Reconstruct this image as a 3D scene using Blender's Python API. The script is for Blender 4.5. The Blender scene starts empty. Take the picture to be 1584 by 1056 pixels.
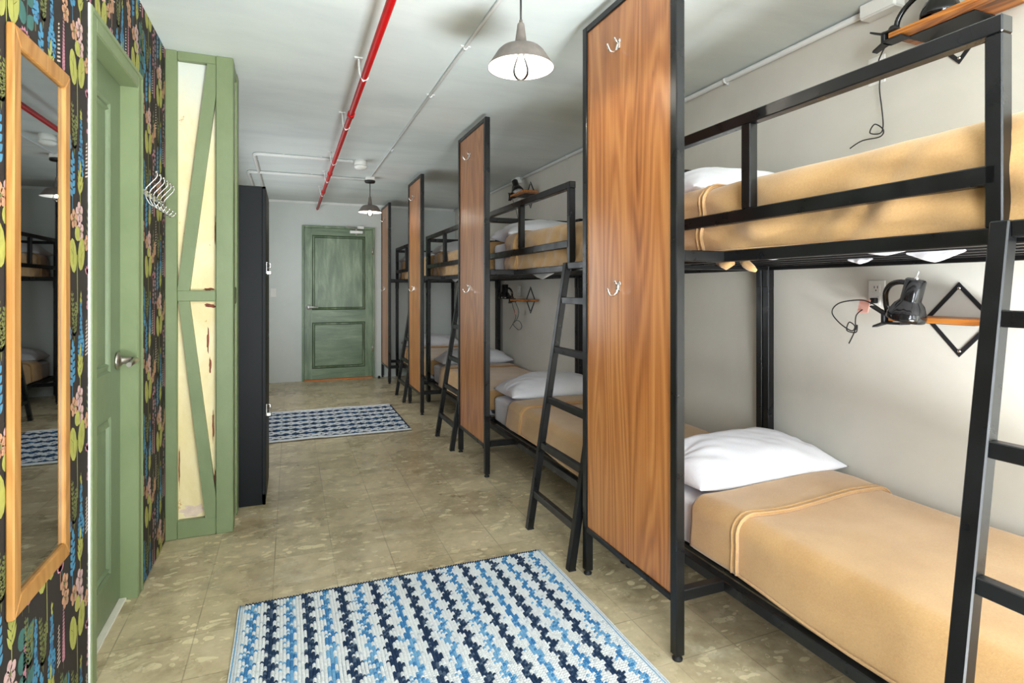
import bpy, bmesh, math, random
from mathutils import Vector, Matrix, noise
R = random.Random(7)
scene = bpy.context.scene
col = scene.collection
PI = math.pi

# ------------------------------------------------------------------ room sizes (metres)
XL, XW = -0.58, 2.285          # left wall, right wall
YB, YR = 8.05, -5.2            # back wall, rear wall behind the camera
ZC = 2.44                      # ceiling
BED0, PITCH = 2.152, 1.967     # head end of the nearest bunk, distance between bunks

# ------------------------------------------------------------------ materials
def lin(r, g, b):
    f = lambda c: (c/255/12.92) if c/255 <= .04045 else ((c/255+.055)/1.055)**2.4
    return (f(r), f(g), f(b), 1)

def new_mat(name):
    m = bpy.data.materials.new(name); m.use_nodes = True
    nt = m.node_tree; b = nt.nodes['Principled BSDF']
    return m, nt, b

class N:
    """tiny node helper"""
    def __init__(s, nt): s.nt = nt
    def new(s, t, **kw):
        n = s.nt.nodes.new(t)
        for k, v in kw.items(): setattr(n, k, v)
        return n
    def link(s, a, b): s.nt.links.new(a, b)
    def coords(s, kind='Object', scale=(1, 1, 1), loc=(0, 0, 0), rnd=False):
        tc = s.new('ShaderNodeTexCoord'); mp = s.new('ShaderNodeMapping')
        mp.inputs['Scale'].default_value = scale; mp.inputs['Location'].default_value = loc
        src = tc.outputs[kind]
        if rnd:
            oi = s.new('ShaderNodeObjectInfo'); ml = s.new('ShaderNodeMath', operation='MULTIPLY'); ml.inputs[1].default_value = 13.7
            s.link(oi.outputs['Random'], ml.inputs[0])
            va = s.new('ShaderNodeVectorMath', operation='ADD'); s.link(src, va.inputs[0]); s.link(ml.outputs[0], va.inputs[1]); src = va.outputs[0]
        s.link(src, mp.inputs['Vector']); return mp.outputs[0]
    def noise(s, vec, scale, detail=4, rough=.55, dist=0):
        n = s.new('ShaderNodeTexNoise'); n.inputs['Scale'].default_value = scale
        n.inputs['Detail'].default_value = detail; n.inputs['Roughness'].default_value = rough; n.inputs['Distortion'].default_value = dist
        if vec is not None: s.link(vec, n.inputs['Vector'])
        return n.outputs['Fac']
    def ramp(s, fac, stops, interp='LINEAR'):
        r = s.new('ShaderNodeValToRGB'); r.color_ramp.interpolation = interp
        e = r.color_ramp.elements
        while len(e) < len(stops): e.new(.5)
        for el, (p, c) in zip(e, stops):
            el.position = p; el.color = c if len(c) == 4 else (*c, 1)
        s.link(fac, r.inputs[0]); return r.outputs[0]
    def mix(s, fac, a, b, blend='MIX'):
        m = s.new('ShaderNodeMix', data_type='RGBA', blend_type=blend)
        for sock, v in ((m.inputs[0], fac), (m.inputs[6], a), (m.inputs[7], b)):
            if hasattr(v, 'is_linked'): s.link(v, sock)
            else: sock.default_value = v
        return m.outputs[2]
    def math(s, op, a, b=None):
        m = s.new('ShaderNodeMath', operation=op)
        for i, v in enumerate((a, b)):
            if v is None: continue
            if hasattr(v, 'is_linked'): s.link(v, m.inputs[i])
            else: m.inputs[i].default_value = v
        return m.outputs[0]
    def bump(s, h, strength, dist, bsdf):
        b = s.new('ShaderNodeBump'); b.inputs['Strength'].default_value = strength; b.inputs['Distance'].default_value = dist
        s.link(h, b.inputs['Height']); s.link(b.outputs[0], bsdf.inputs['Normal'])

def plain(name, c, rough=.5, metal=0, spec=.5, var=0, vscale=6, bump=0, bscale=80):
    m, nt, b = new_mat(name); n = N(nt)
    b.inputs['Base Color'].default_value = c; b.inputs['Roughness'].default_value = rough
    b.inputs['Metallic'].default_value = metal; b.inputs['Specular IOR Level'].default_value = spec
    if var:
        v = n.coords(); f = n.noise(v, vscale, 5, .6)
        lo = tuple(x*(1-var) for x in c[:3])+(1,); hi = tuple(min(1, x*(1+var)) for x in c[:3])+(1,)
        n.link(n.ramp(f, [(.3, lo), (.7, hi)]), b.inputs['Base Color'])
    if bump:
        v = n.coords(); n.bump(n.noise(v, bscale, 3), bump, .004, b)
    return m

def painted(name, c, mottles, rough=.5, scale=(1, 1, 1), nscale=3, bump=.15, chips=None, chipcol=None):
    m, nt, b = new_mat(name); n = N(nt)
    v = n.coords('Object', scale)
    f = n.noise(v, nscale, 8, .65, .4)
    cc = n.ramp(f, [(.3, mottles[0]), (.5, c), (.72, mottles[1])])
    if chips:
        v2 = n.coords('Object', (1, 1, .5)); g = n.noise(v2, chips[0], 6, .7)
        k = n.ramp(g, [(chips[1], (0, 0, 0, 1)), (chips[1]+.015, (1, 1, 1, 1))])
        cc = n.mix(k, cc, chipcol)
    n.link(cc, b.inputs['Base Color']); b.inputs['Roughness'].default_value = rough
    v3 = n.coords(); n.bump(n.noise(v3, 40, 4, .6), bump, .006, b)
    return m

FIL = 650.0
M = {}
# black enamelled steel with small pale chips
m, nt, b = new_mat('black_steel'); n = N(nt); v = n.coords()
k = n.ramp(n.noise(v, 55, 5, .75), [(.735, (0, 0, 0, 1)), (.75, (1, 1, 1, 1))])
base = n.ramp(n.noise(v, 5, 4), [(.3, lin(10, 10, 11)), (.7, lin(19, 20, 21))])
n.link(n.mix(k, base, lin(170, 168, 160)), b.inputs['Base Color'])
n.link(n.ramp(n.noise(v, 12, 4), [(.3, (.24,)*3), (.7, (.42,)*3)]), b.inputs['Roughness']); b.inputs['Specular IOR Level'].default_value = .4
M['steel'] = m

def wood(name, dark, mid, light, axis='z', rough=.3, knots=True, coat=.3, gscale=1.0):
    m, nt, b = new_mat(name); n = N(nt)
    sc = {'z': (9, 9, .55), 'y': (9, .55, 9)}[axis]
    v = n.coords('Object', tuple(x*gscale for x in sc), rnd=True)
    sg = {'z': (3.4, 3.4, .42), 'y': (3.4, .42, 3.4)}[axis]
    fld = n.noise(n.coords('Object', tuple(x*gscale for x in sg), rnd=True), 1.0, 2, .45, .15)
    ring = n.math('SINE', n.math('MULTIPLY', fld, 150.0))
    ring = n.math('MULTIPLY', n.math('ADD', ring, 1.0), .5)
    tone = n.noise(n.coords('Object', tuple(x*1.1*gscale for x in {'z': (7, 7, .5), 'y': (7, .5, 7)}[axis]), rnd=True), 1.0, 4, .55)
    sc2 = {'z': (150, 150, 2.6), 'y': (150, 2.6, 150)}[axis]
    fine = n.noise(n.coords('Object', sc2, rnd=True), 1, 4, .6)
    f = n.math('ADD', n.math('MULTIPLY', ring, .17), n.math('ADD', n.math('MULTIPLY', tone, .52), n.math('MULTIPLY', fine, .34)))
    c = n.ramp(f, [(.30, dark), (.52, mid), (.74, light)])
    if knots:
        vk = n.new('ShaderNodeTexVoronoi'); vk.inputs['Scale'].default_value = 2.1
        n.link(n.coords('Object', (1, 1.6, .8), rnd=True), vk.inputs['Vector'])
        c = n.mix(n.ramp(vk.outputs['Distance'], [(.02, (1, 1, 1, 1)), (.05, (0, 0, 0, 1))]), c, lin(70, 34, 18))
    n.link(c, b.inputs['Base Color'])
    b.inputs['Roughness'].default_value = rough; b.inputs['Coat Weight'].default_value = coat; b.inputs['Coat Roughness'].default_value = .25
    n.bump(fine, .08, .002, b)
    return m
M['panel'] = wood('varnished_panel_wood', lin(138, 78, 36), lin(180, 113, 58), lin(206, 142, 82))
M['shelf'] = wood('rustic_shelf_wood', lin(84, 48, 20), lin(178, 108, 44), lin(214, 146, 66), 'y', .45, False, .1, 1.5)
M['oak'] = wood('oak_frame_wood', lin(138, 88, 40), lin(162, 114, 58), lin(176, 130, 74), 'z', .4, False, .1, 1.4)

def cloth(name, c, dark, bumpscale, bump, sheen=.3, rough=.9):
    m, nt, b = new_mat(name); n = N(nt)
    v = n.coords()
    f = n.math('ADD', n.math('MULTIPLY', n.noise(v, 5, 4), .6), n.math('MULTIPLY', n.noise(v, bumpscale, 3, .7), .4))
    n.link(n.ramp(f, [(.36, dark), (.62, c)]), b.inputs['Base Color'])
    b.inputs['Roughness'].default_value = rough; b.inputs['Sheen Weight'].default_value = sheen
    n.bump(n.noise(v, bumpscale, 4, .65), bump, .004, b)
    return m
M['blanket'] = cloth('tan_fleece', lin(193, 153, 101), lin(177, 136, 84), 170, .3, .35)
M['hem'] = cloth('tan_hem', lin(188, 150, 100), lin(172, 132, 86), 170, .2, .3)
M['linen'] = cloth('white_cotton', lin(228, 228, 232), lin(214, 214, 220), 220, .08, .1)

M['green'] = painted('sage_paint', lin(117, 131, 94), (lin(106, 121, 84), lin(124, 138, 101)), .45, (1, 1, .6), 3, .12, (16, .72), lin(96, 80, 60))
M['green_door'] = painted('sage_door_paint', lin(106, 122, 92), (lin(97, 113, 83), lin(113, 129, 99)), .38, (1, 1, .5), 2, .1)
M['old_door'] = painted('brushed_green_paint', lin(106, 128, 97), (lin(70, 90, 68), lin(150, 170, 138)), .32, (3.2, 1, .55), 3.2, .2)
M['old_door_rail'] = painted('brushed_green_paint_across', lin(104, 126, 94), (lin(80, 102, 76), lin(134, 154, 122)), .32, (.7, 1, 5), 3, .2)
M['groove'] = plain('dark_groove', lin(44, 54, 42), .6)
M['cream'] = painted('aged_cream_plaster', lin(226, 210, 164), (lin(216, 197, 144), lin(232, 222, 190)), .6, (1, 1, .6), 4, .25, (13, .66), lin(200, 160, 96))
nt = M['cream'].node_tree; n = N(nt); b = nt.nodes['Principled BSDF']; src = b.inputs['Base Color'].links[0].from_socket
g = n.new('ShaderNodeNewGeometry'); sx = n.new('ShaderNodeSeparateXYZ'); n.link(g.outputs['Position'], sx.inputs[0])
k = n.math('ADD', sx.outputs[2], n.math('MULTIPLY', n.noise(n.coords('Object', (3, 3, 2)), 2, 5, .6), .5))
n.link(n.mix(n.ramp(n.math('SUBTRACT', k, 1.75), [(.45, (0, 0, 0, 1)), (.85, (1, 1, 1, 1))]), src, lin(206, 210, 200)), b.inputs['Base Color'])
M['rust'] = plain('peeled_red_brown', lin(120, 62, 42), .8, var=.4, vscale=60)
M['pinkplaster'] = plain('bare_pink_plaster', lin(214, 192, 176), .85, var=.12, vscale=30, bump=.4, bscale=60)
M['ceil'] = painted('ceiling_paint', lin(211, 219, 217), (lin(198, 206, 206), lin(221, 228, 225)), .7, (.5, 1.6, 1), 1.3, .1)
M['wall_r'] = painted('warm_grey_paint', lin(206, 203, 193), (lin(198, 196, 186), lin(212, 209, 200)), .55, (1, 1, 1), 1.2, .08)
M['wall_b'] = painted('cool_grey_paint', lin(204, 210, 206), (lin(198, 204, 200), lin(210, 215, 212)), .5, (1, 1, 1), 1.2, .08)
M['white_trim'] = plain('white_paint', lin(224, 226, 222), .5, var=.06)
M['paper'] = plain('wallpaper_ground', lin(46, 41, 38), .8, spec=.25, var=.06)
for nm, c in dict(pink=(206, 140, 156), pale=(222, 184, 180), peach=(208, 158, 124), lime=(184, 184, 92), olive=(120, 126, 70), blue=(78, 148, 186), deep=(56, 108, 150), teal=(66, 114, 106), cream2=(218, 200, 190), vein=(92, 96, 40)).items():
    M['f_'+nm] = plain('print_'+nm, lin(*[q*.86 for q in c]), .75, var=.14, vscale=40)
M['red'] = plain('red_pipe_paint', lin(190, 8, 14), .42, spec=.3, var=.12, vscale=9)
M['galv'] = plain('weathered_grey_metal', lin(118, 110, 104), .5, .35, var=.18, vscale=20)
M['enamel'] = plain('white_enamel', lin(240, 242, 240), .3)
M['cordblk'] = plain('black_rubber', lin(28, 28, 28), .5)
M['chrome'] = plain('polished_chrome', lin(222, 222, 220), .13, 1)
M['alu'] = plain('brushed_aluminium', lin(214, 214, 210), .4, .5)
M['nickel'] = plain('satin_nickel', lin(176, 172, 162), .28, 1)
M['plastic'] = plain('white_plastic', lin(226, 226, 220), .4)
M['conduit'] = plain('painted_conduit', lin(224, 226, 224), .45)
M['locker'] = plain('locker_paint', lin(15, 18, 22), .48, spec=.2, var=.12, vscale=3)
M['lampblk'] = plain('gloss_black_enamel', lin(16, 16, 17), .12, 0, .6)
M['bracket'] = plain('matte_black_iron', lin(34, 35, 38), .5, .2)
M['pinktag'] = plain('salmon_paper_tag', lin(226, 170, 156), .8)
M['foot'] = plain('rubber_foot', lin(20, 20, 21), .7)
M['bronze'] = plain('orange_threshold', lin(196, 116, 50), .5)
M['marble'] = plain('pale_sill', lin(214, 210, 196), .5, var=.08, vscale=20)
m, nt, b = new_mat('mirror_glass'); b.inputs['Base Color'].default_value = (.46, .49, .49, 1); b.inputs['Metallic'].default_value = 1; b.inputs['Roughness'].default_value = .015
M['mirror'] = m
M['pane'] = plain('window_pane', lin(225, 232, 236), .1)
m, nt, b = new_mat('bulb_glass'); n = N(nt)
tr = n.new('ShaderNodeBsdfTransparent'); gl = n.new('ShaderNodeBsdfGlossy'); gl.inputs['Roughness'].default_value = .02; fr = n.new('ShaderNodeLayerWeight'); fr.inputs['Blend'].default_value = .25
mx = n.new('ShaderNodeMixShader'); n.link(fr.outputs['Fresnel'], mx.inputs[0]); n.link(tr.outputs[0], mx.inputs[1]); n.link(gl.outputs[0], mx.inputs[2])
n.link(mx.outputs[0], nt.nodes['Material Output'].inputs['Surface'])
M['glass'] = m
m, nt, b = new_mat('filament'); b.inputs['Base Color'].default_value = lin(230, 190, 90); b.inputs['Emission Color'].default_value = (1, .93, .8, 1); b.inputs['Emission Strength'].default_value = FIL
M['filament'] = m

# cement tile floor
m, nt, b = new_mat('cement_tiles'); n = N(nt)
T = .2535
v = n.coords('Object', (1, 1, 1))
sx = n.new('ShaderNodeSeparateXYZ'); n.link(v, sx.inputs[0])
def joint(o, off):
    a = n.math('DIVIDE', n.math('ADD', o, off), T)
    fr = n.math('FRACT', a)
    d = n.math('ABSOLUTE', n.math('SUBTRACT', fr, .5))
    return n.ramp(d, [(.4895, (0, 0, 0, 1)), (.496, (1, 1, 1, 1))]), n.math('FLOOR', a)
jx, ix = joint(sx.outputs[0], .07+T*40); jy, iy = joint(sx.outputs[1], -2.80+T*80)
jm = n.math('MAXIMUM', jx, jy)
wn = n.new('ShaderNodeTexWhiteNoise', noise_dimensions='2D'); cx = n.new('ShaderNodeCombineXYZ')
n.link(ix, cx.inputs[0]); n.link(iy, cx.inputs[1]); n.link(cx.outputs[0], wn.inputs['Vector'])
cloud = n.noise(v, 1.6, 6, .6)
tone = n.math('ADD', n.math('MULTIPLY', cloud, .7), n.math('ADD', n.math('MULTIPLY', n.noise(v, 14, 6, .65), .5), n.math('MULTIPLY', wn.outputs[0], .12)))
basec = n.ramp(tone, [(.46, lin(152, 137, 108)), (.66, lin(187, 171, 139)), (.88, lin(212, 197, 165))])
# pale chips: warped, stretched cells
vw = n.coords('Object', (12, 26, 1)); wob = n.new('ShaderNodeTexNoise'); wob.inputs['Scale'].default_value = 6; wob.inputs['Detail'].default_value = 2
n.link(v, wob.inputs['Vector'])
vs = n.new('ShaderNodeVectorMath', operation='SCALE'); vs.inputs['Scale'].default_value = 3.2; n.link(wob.outputs['Color'], vs.inputs[0])
va = n.new('ShaderNodeVectorMath', operation='ADD'); n.link(vw, va.inputs[0]); n.link(vs.outputs[0], va.inputs[1])
vo = n.new('ShaderNodeTexVoronoi'); vo.inputs['Scale'].default_value = 1; vo.inputs['Randomness'].default_value = 1
n.link(va.outputs[0], vo.inputs['Vector'])
size = n.math('MULTIPLY', n.ramp(vo.outputs['Color'], [(.22, (0, 0, 0, 1)), (.8, (1, 1, 1, 1))]), .40)
chip = n.math('LESS_THAN', vo.outputs['Distance'], size)
edge = n.noise(v, 60, 3, .6)
chip = n.math('MULTIPLY', chip, n.ramp(edge, [(.34, (0, 0, 0, 1)), (.42, (1, 1, 1, 1))]))
vw2 = n.coords('Object', (20, 40, 1), (5.1, 2.2, 0)); vs2 = n.new('ShaderNodeVectorMath', operation='SCALE'); vs2.inputs['Scale'].default_value = 7.0; n.link(wob.outputs['Color'], vs2.inputs[0])
vb2 = n.new('ShaderNodeVectorMath', operation='ADD'); n.link(vw2, vb2.inputs[0]); n.link(vs2.outputs[0], vb2.inputs[1])
vo3 = n.new('ShaderNodeTexVoronoi'); vo3.inputs['Scale'].default_value = 1; n.link(vb2.outputs[0], vo3.inputs['Vector'])
d3 = n.math('SUBTRACT', vo3.outputs['Distance'], .30)
arc = n.math('LESS_THAN', n.math('ABSOLUTE', d3), n.ramp(vo3.outputs['Color'], [(.45, (0, 0, 0, 1)), (1, (.16, .16, .16, 1))]))
arc = n.math('MULTIPLY', arc, n.ramp(n.noise(v, 17, 2), [(.48, (0, 0, 0, 1)), (.56, (.7, .7, .7, 1))]))
chip = n.math('MAXIMUM', chip, arc)
chip = n.math('MULTIPLY', chip, n.ramp(n.noise(v, 2.2, 3), [(.34, (.3,)*3), (.55, (.9,)*3)]))
c = n.mix(chip, basec, lin(226, 212, 174))
# small dark marks
va2 = n.coords('Object', (16, 30, 1), (3.3, 1.7, 0)); vo2 = n.new('ShaderNodeTexVoronoi'); n.link(va2, vo2.inputs['Vector']); vo2.inputs['Scale'].default_value = 1
dk = n.math('LESS_THAN', vo2.outputs['Distance'], n.math('MULTIPLY', n.ramp(vo2.outputs['Color'], [(.6, (0, 0, 0, 1)), (1, (1, 1, 1, 1))]), .13))
c = n.mix(n.math('MULTIPLY', dk, .35), c, lin(120, 105, 78))
worn = n.ramp(n.noise(n.coords('Object', (1, 2.2, 1), (7, 3, 0)), 1.3, 6, .7), [(.58, (0, 0, 0, 1)), (.72, (.45, .45, .45, 1))])
c = n.mix(worn, c, lin(206, 200, 184))
grime = n.ramp(n.noise(v, 5.5, 8, .7), [(.34, (.55, .55, .55, 1)), (.5, (0, 0, 0, 1))])
c = n.mix(grime, c, lin(122, 108, 82))
c = n.mix(n.math('MULTIPLY', jm, n.ramp(n.noise(v, 3, 4), [(.4, (.75,)*3), (.6, (.2,)*3)])), c, lin(118, 106, 84))
n.link(c, b.inputs['Base Color'])
n.link(n.ramp(cloud, [(.3, (.2,)*3), (.7, (.38,)*3)]), b.inputs['Roughness'])
n.bump(n.math('SUBTRACT', n.math('MULTIPLY', n.noise(v, 25, 4), .4), jm), .12, .004, b)
M['floor'] = m

# rug yarns
for nm, c in dict(white=(214, 216, 217), grey=(184, 192, 200), navy=(38, 56, 82), slate=(76, 92, 112), mid=(66, 122, 170), light=(112, 160, 196)).items():
    M['y_'+nm] = plain('rug_'+nm, lin(*c), .95, spec=.1, var=.12, vscale=90, bump=.5, bscale=350)

# ------------------------------------------------------------------ mesh builder (world coordinates in, object-local out)
def worldloc(o):
    v = Vector((0, 0, 0))
    while o is not None: v = v + o.location; o = o.parent
    return v

class MB:
    def __init__(s): s.bm = bmesh.new(); s.mats = []; s.cur = 0
    def mat(s, key):
        if key not in s.mats: s.mats.append(key)
        s.cur = s.mats.index(key); return s
    def face(s, vs, smooth=False):
        try: f = s.bm.faces.new(vs)
        except ValueError: return None
        f.material_index = s.cur; f.smooth = smooth; return f
    def quad(s, pts, smooth=False): return s.face([s.bm.verts.new(p) for p in pts], smooth)
    def box(s, x0, x1, y0, y1, z0, z1, bevel=0):
        x0, x1 = sorted((x0, x1)); y0, y1 = sorted((y0, y1)); z0, z1 = sorted((z0, z1))
        return s.hexa([(x0, y0, z0), (x1, y0, z0), (x1, y1, z0), (x0, y1, z0), (x0, y0, z1), (x1, y0, z1), (x1, y1, z1), (x0, y1, z1)], bevel)
    def hexa(s, p, bevel=0):
        vs = [s.bm.verts.new(q) for q in p]
        fs = [s.face([vs[i] for i in t]) for t in ((3, 2, 1, 0), (4, 5, 6, 7), (0, 1, 5, 4), (1, 2, 6, 5), (2, 3, 7, 6), (3, 0, 4, 7))]
        if bevel:
            es = list({e for f in fs for e in f.edges})
            r = bmesh.ops.bevel(s.bm, geom=es, offset=bevel, segments=1, affect='EDGES', profile=.5)
            for f in r['faces']: f.material_index = s.cur
        return s
    def bar(s, a, b, w, d, up=(0, 0, 1), bevel=0, cut=None):
        """square bar from a to b; w across, d along 'up' (made square to the bar); cut='z' keeps the ends level"""
        a, b = Vector(a), Vector(b); t = (b-a).normalized(); u = Vector(up)
        sd = t.cross(u).normalized(); u2 = sd.cross(t).normalized()
        def end(p):
            q = [p - sd*w/2 - u2*d/2, p + sd*w/2 - u2*d/2, p + sd*w/2 + u2*d/2, p - sd*w/2 + u2*d/2]
            if cut == 'z': q = [k + t*((p.z-k.z)/t.z) for k in q]
            return q
        A, B = end(a), end(b)
        vs = [s.bm.verts.new(q) for q in A+B]
        fs = [s.face([vs[i] for i in f]) for f in ((0, 1, 2, 3), (7, 6, 5, 4), (0, 4, 5, 1), (1, 5, 6, 2), (2, 6, 7, 3), (3, 7, 4, 0))]
        if bevel:
            es = list({e for f in fs for e in f.edges})
            r = bmesh.ops.bevel(s.bm, geom=es, offset=bevel, segments=1, affect='EDGES', profile=.5)
            for f in r['faces']: f.material_index = s.cur
        return s
    def tube(s, pts, r, seg=10, caps=True):
        pts = [Vector(p) for p in pts]; rs = r if isinstance(r, (list, tuple)) else [r]*len(pts)
        rings = []; nrm = None
        for i, p in enumerate(pts):
            t = (pts[min(i+1, len(pts)-1)] - pts[max(i-1, 0)]).normalized()
            if nrm is None:
                nrm = t.orthogonal().normalized()
            else:
                nrm = (nrm - t*nrm.dot(t)).normalized()
            bi = t.cross(nrm)
            rings.append([s.bm.verts.new(p + (nrm*math.cos(k*2*PI/seg) + bi*math.sin(k*2*PI/seg))*rs[i]) for k in range(seg)])
        for a, b in zip(rings, rings[1:]):
            for k in range(seg): s.face([a[k], a[(k+1) % seg], b[(k+1) % seg], b[k]], True)
        if caps: s.face(rings[0][::-1]); s.face(rings[-1])
        return s
    def lathe(s, prof, origin=(0, 0, 0), axis=(0, 0, 1), seg=32, cap0=False, cap1=False, flute=None):
        o = Vector(origin); ax = Vector(axis).normalized(); u = ax.orthogonal().normalized(); w = ax.cross(u)
        rings = []
        for j, (r, z) in enumerate(prof):
            ring = []
            for k in range(seg):
                rr = r*(1 + (flute[j]*math.cos(k*2*PI/seg*flute[-1]) if flute else 0))
                ring.append(s.bm.verts.new(o + ax*z + (u*math.cos(k*2*PI/seg) + w*math.sin(k*2*PI/seg))*rr))
            rings.append(ring)
        for a, b in zip(rings, rings[1:]):
            for k in range(seg): s.face([a[k], a[(k+1) % seg], b[(k+1) % seg], b[k]], True)
        if cap0: s.face(rings[0][::-1])
        if cap1: s.face(rings[-1])
        return s
    def grid(s, fn, nu, nv, smooth=True, closed=False):
        vs = [[s.bm.verts.new(fn(i/nu, j/nv)) for j in range(nv+1)] for i in range(nu+1)]
        for i in range(nu):
            for j in range(nv): s.face([vs[i][j], vs[i+1][j], vs[i+1][j+1], vs[i][j+1]], smooth)
        return s
    def build(s, name, mat=None, parent=None, origin=None, recalc=True):
        if recalc: bmesh.ops.recalc_face_normals(s.bm, faces=s.bm.faces)
        off = worldloc(parent) if parent else Vector((0, 0, 0))
        org = Vector(origin) if origin else Vector((0, 0, 0))
        bmesh.ops.translate(s.bm, verts=s.bm.verts, vec=-(off+org) if not parent else -off)
        me = bpy.data.meshes.new(name); s.bm.to_mesh(me); s.bm.free()
        keys = s.mats or [mat]
        for k in keys: me.materials.append(M[k])
        o = bpy.data.objects.new(name, me); col.objects.link(o)
        if parent: o.parent = parent
        else: o.location = org
        return o

def thing(name, label, cat, loc, group=None):
    o = bpy.data.objects.new(name, None); col.objects.link(o); o.location = loc; o.empty_display_size = .1
    return tag(o, label, cat, group)
def tag(o, label, cat, group=None, kind=None):
    o['label'] = label; o['category'] = cat
    if group: o['group'] = group
    if kind: o['kind'] = kind
    return o
def struct(o, label=None, cat=None):
    o['kind'] = 'structure'
    if label: o['label'] = label; o['category'] = cat
    return o
def copy_tree(o, parent=None):
    c = o.copy(); col.objects.link(c)
    if parent: c.parent = parent
    for ch in list(o.children): copy_tree(ch, c)
    return c

# ------------------------------------------------------------------ setting: floor, ceiling, walls
mb = MB(); mb.box(XL-.12, XW+.12, YR-.12, YB+.12, -.1, 0)
struct(mb.build('floor', 'floor'), 'worn beige cement tile floor with pale chips', 'floor')
mb = MB(); mb.box(XL-.12, XW+.12, YR-.12, YB+.12, ZC, ZC+.1)
struct(mb.build('ceiling', 'ceil'), 'pale grey painted concrete ceiling', 'ceiling')
mb = MB(); mb.box(XW, XW+.12, YR-.12, YB+.12, 0, ZC)
struct(mb.build('wall_right', 'wall_r'), 'warm grey wall behind the bunk beds', 'wall')
mb = MB(); mb.box(XL-.12, XW, YB, YB+.12, 0, ZC)
struct(mb.build('wall_back', 'wall_b'), 'pale grey end wall around the green door', 'wall')
# rear wall with an assumed wide window opening (behind the camera)
WX0, WX1, WZ0, WZ1 = -.25, 1.95, .25, 2.2
mb = MB()
mb.box(XL-.12, WX0, YR-.12, YR, 0, ZC); mb.box(WX1, XW, YR-.12, YR, 0, ZC)
mb.box(WX0, WX1, YR-.12, YR, 0, WZ0); mb.box(WX0, WX1, YR-.12, YR, WZ1, ZC)
struct(mb.build('wall_rear', 'wall_b'), 'rear wall with the assumed window', 'wall')

# left wall, papered up to the timber pillar, plain beyond it
DY0, DY1, DZ = 2.14, 2.66, 2.07
mb = MB(); mb.mat('paper')
mb.box(XL-.12, XL, YR-.12, DY0, 0, ZC); mb.box(XL-.12, XL, DY1, 3.36, 0, ZC); mb.box(XL-.12, XL, DY0, DY1, DZ, ZC)
mb.mat('wall_b'); mb.box(XL-.12, XL, 3.36, YB+.12, 0, ZC)

# printed flowers of the wallpaper: flat shapes lying on the paper
PY0, PY1 = .55, 3.19
def poly(pts, key, lift):
    ys = [p[0] for p in pts]; zs = [p[1] for p in pts]
    if max(ys) < PY0 or min(ys) > PY1 or max(zs) < 0 or min(zs) > ZC: return
    cy, cz = sum(ys)/len(ys), sum(zs)/len(zs)
    if DY0-.03 < cy < DY1+.03 and cz < DZ+.03: return
    mb.mat('f_'+key)
    q = [(XL+lift, min(PY1, max(PY0, y)), min(ZC-.001, max(.001, z))) for y, z in pts]
    mb.quad(q)
def petal(y, z, ang, L, W, key, lift=.0008, base=.25, n=9):
    """leaf or petal from (y,z) along ang"""
    ca, sa = math.cos(ang), math.sin(ang); pts = []
    for side in (1, -1):
        rng = range(n+1) if side == 1 else range(n-1, 0, -1)
        for k in rng:
            t = k/n; w = W/2*math.sin(PI*t**(.6+base))*side
            pts.append((y+ca*t*L-sa*w, z+sa*t*L+ca*w))
    poly(pts, key, lift)
def oval(y, z, a, b_, key, lift=.0008, ang=0, n=12):
    ca, sa = math.cos(ang), math.sin(ang)
    poly([(y+ca*a*math.cos(t)-sa*b_*math.sin(t), z+sa*a*math.cos(t)+ca*b_*math.sin(t)) for t in [k*2*PI/n for k in range(n)]], key, lift)
def stem(y0, z0, y1, z1, w, key, lift=.0004):
    dy, dz = y1-y0, z1-z0; L = math.hypot(dy, dz) or 1; ny, nz = -dz/L*w/2, dy/L*w/2
    k = max(1, int(L/.03))
    for i in range(k):
        a, b_ = i/k, (i+1)/k
        poly([(y0+dy*a+ny, z0+dz*a+nz), (y0+dy*b_+ny, z0+dz*b_+nz), (y0+dy*b_-ny, z0+dz*b_-nz), (y0+dy*a-ny, z0+dz*a-nz)], key, lift)
D2R = PI/180
def lime_pair(y, z):
    stem(y, z, y+.004, z-.17, .005, 'olive'); stem(y, z, y+.004, z-.17, .003, 'lime', .0005)
    oval(y-.033, z-.004, .028, .050, 'lime', .0009, 10*D2R); oval(y+.034, z+.004, .028, .050, 'lime', .0009, -10*D2R); oval(y+.002, z+.062, .022, .022, 'lime', .0008)
    for s in (-1, 1):
        stem(y+s*.034, z-.03, y+s*.03, z+.03, .0016, 'vein', .0013)
        stem(y+s*.034, z, y+s*.05, z+.014, .0014, 'vein', .0013)
def fern(y, z):
    for dx, L in ((-.02, .13), (.018, .1)):
        stem(y, z-.12, y+dx, z+L-.1, .0025, 'olive')
        for k in range(9):
            t = k/9; yy = y+dx*t; zz = z-.1+L*t
            for s in (-1, 1): petal(yy, zz, (90-s*52)*D2R, .02*(1.1-t*.5), .008, 'olive')
def lupin(y, z, H, W, key, tip='lime', dark='deep'):
    stem(y, z-.03, y, z+H, .004, 'olive')
    nrow = int(H/.013)
    for k in range(nrow):
        t = k/nrow; w = W*(1-t**1.6*.8)*(.75+.25*math.sin(PI*min(1, t*3)))
        kk = tip if t > .82 and tip else key
        for q in range(3 if w > .03 else 2):
            yy = y + (q-(1 if w > .03 else .5))*w*.42 + R.uniform(-.003, .003)
            kx = dark if (R.random() < .22 and kk == key) else kk
            oval(yy, z+H*t+R.uniform(-.003, .003), w*.2+.002, .0085, kx, .0006+.0001*q, R.uniform(-.6, .6), 8)
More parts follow.
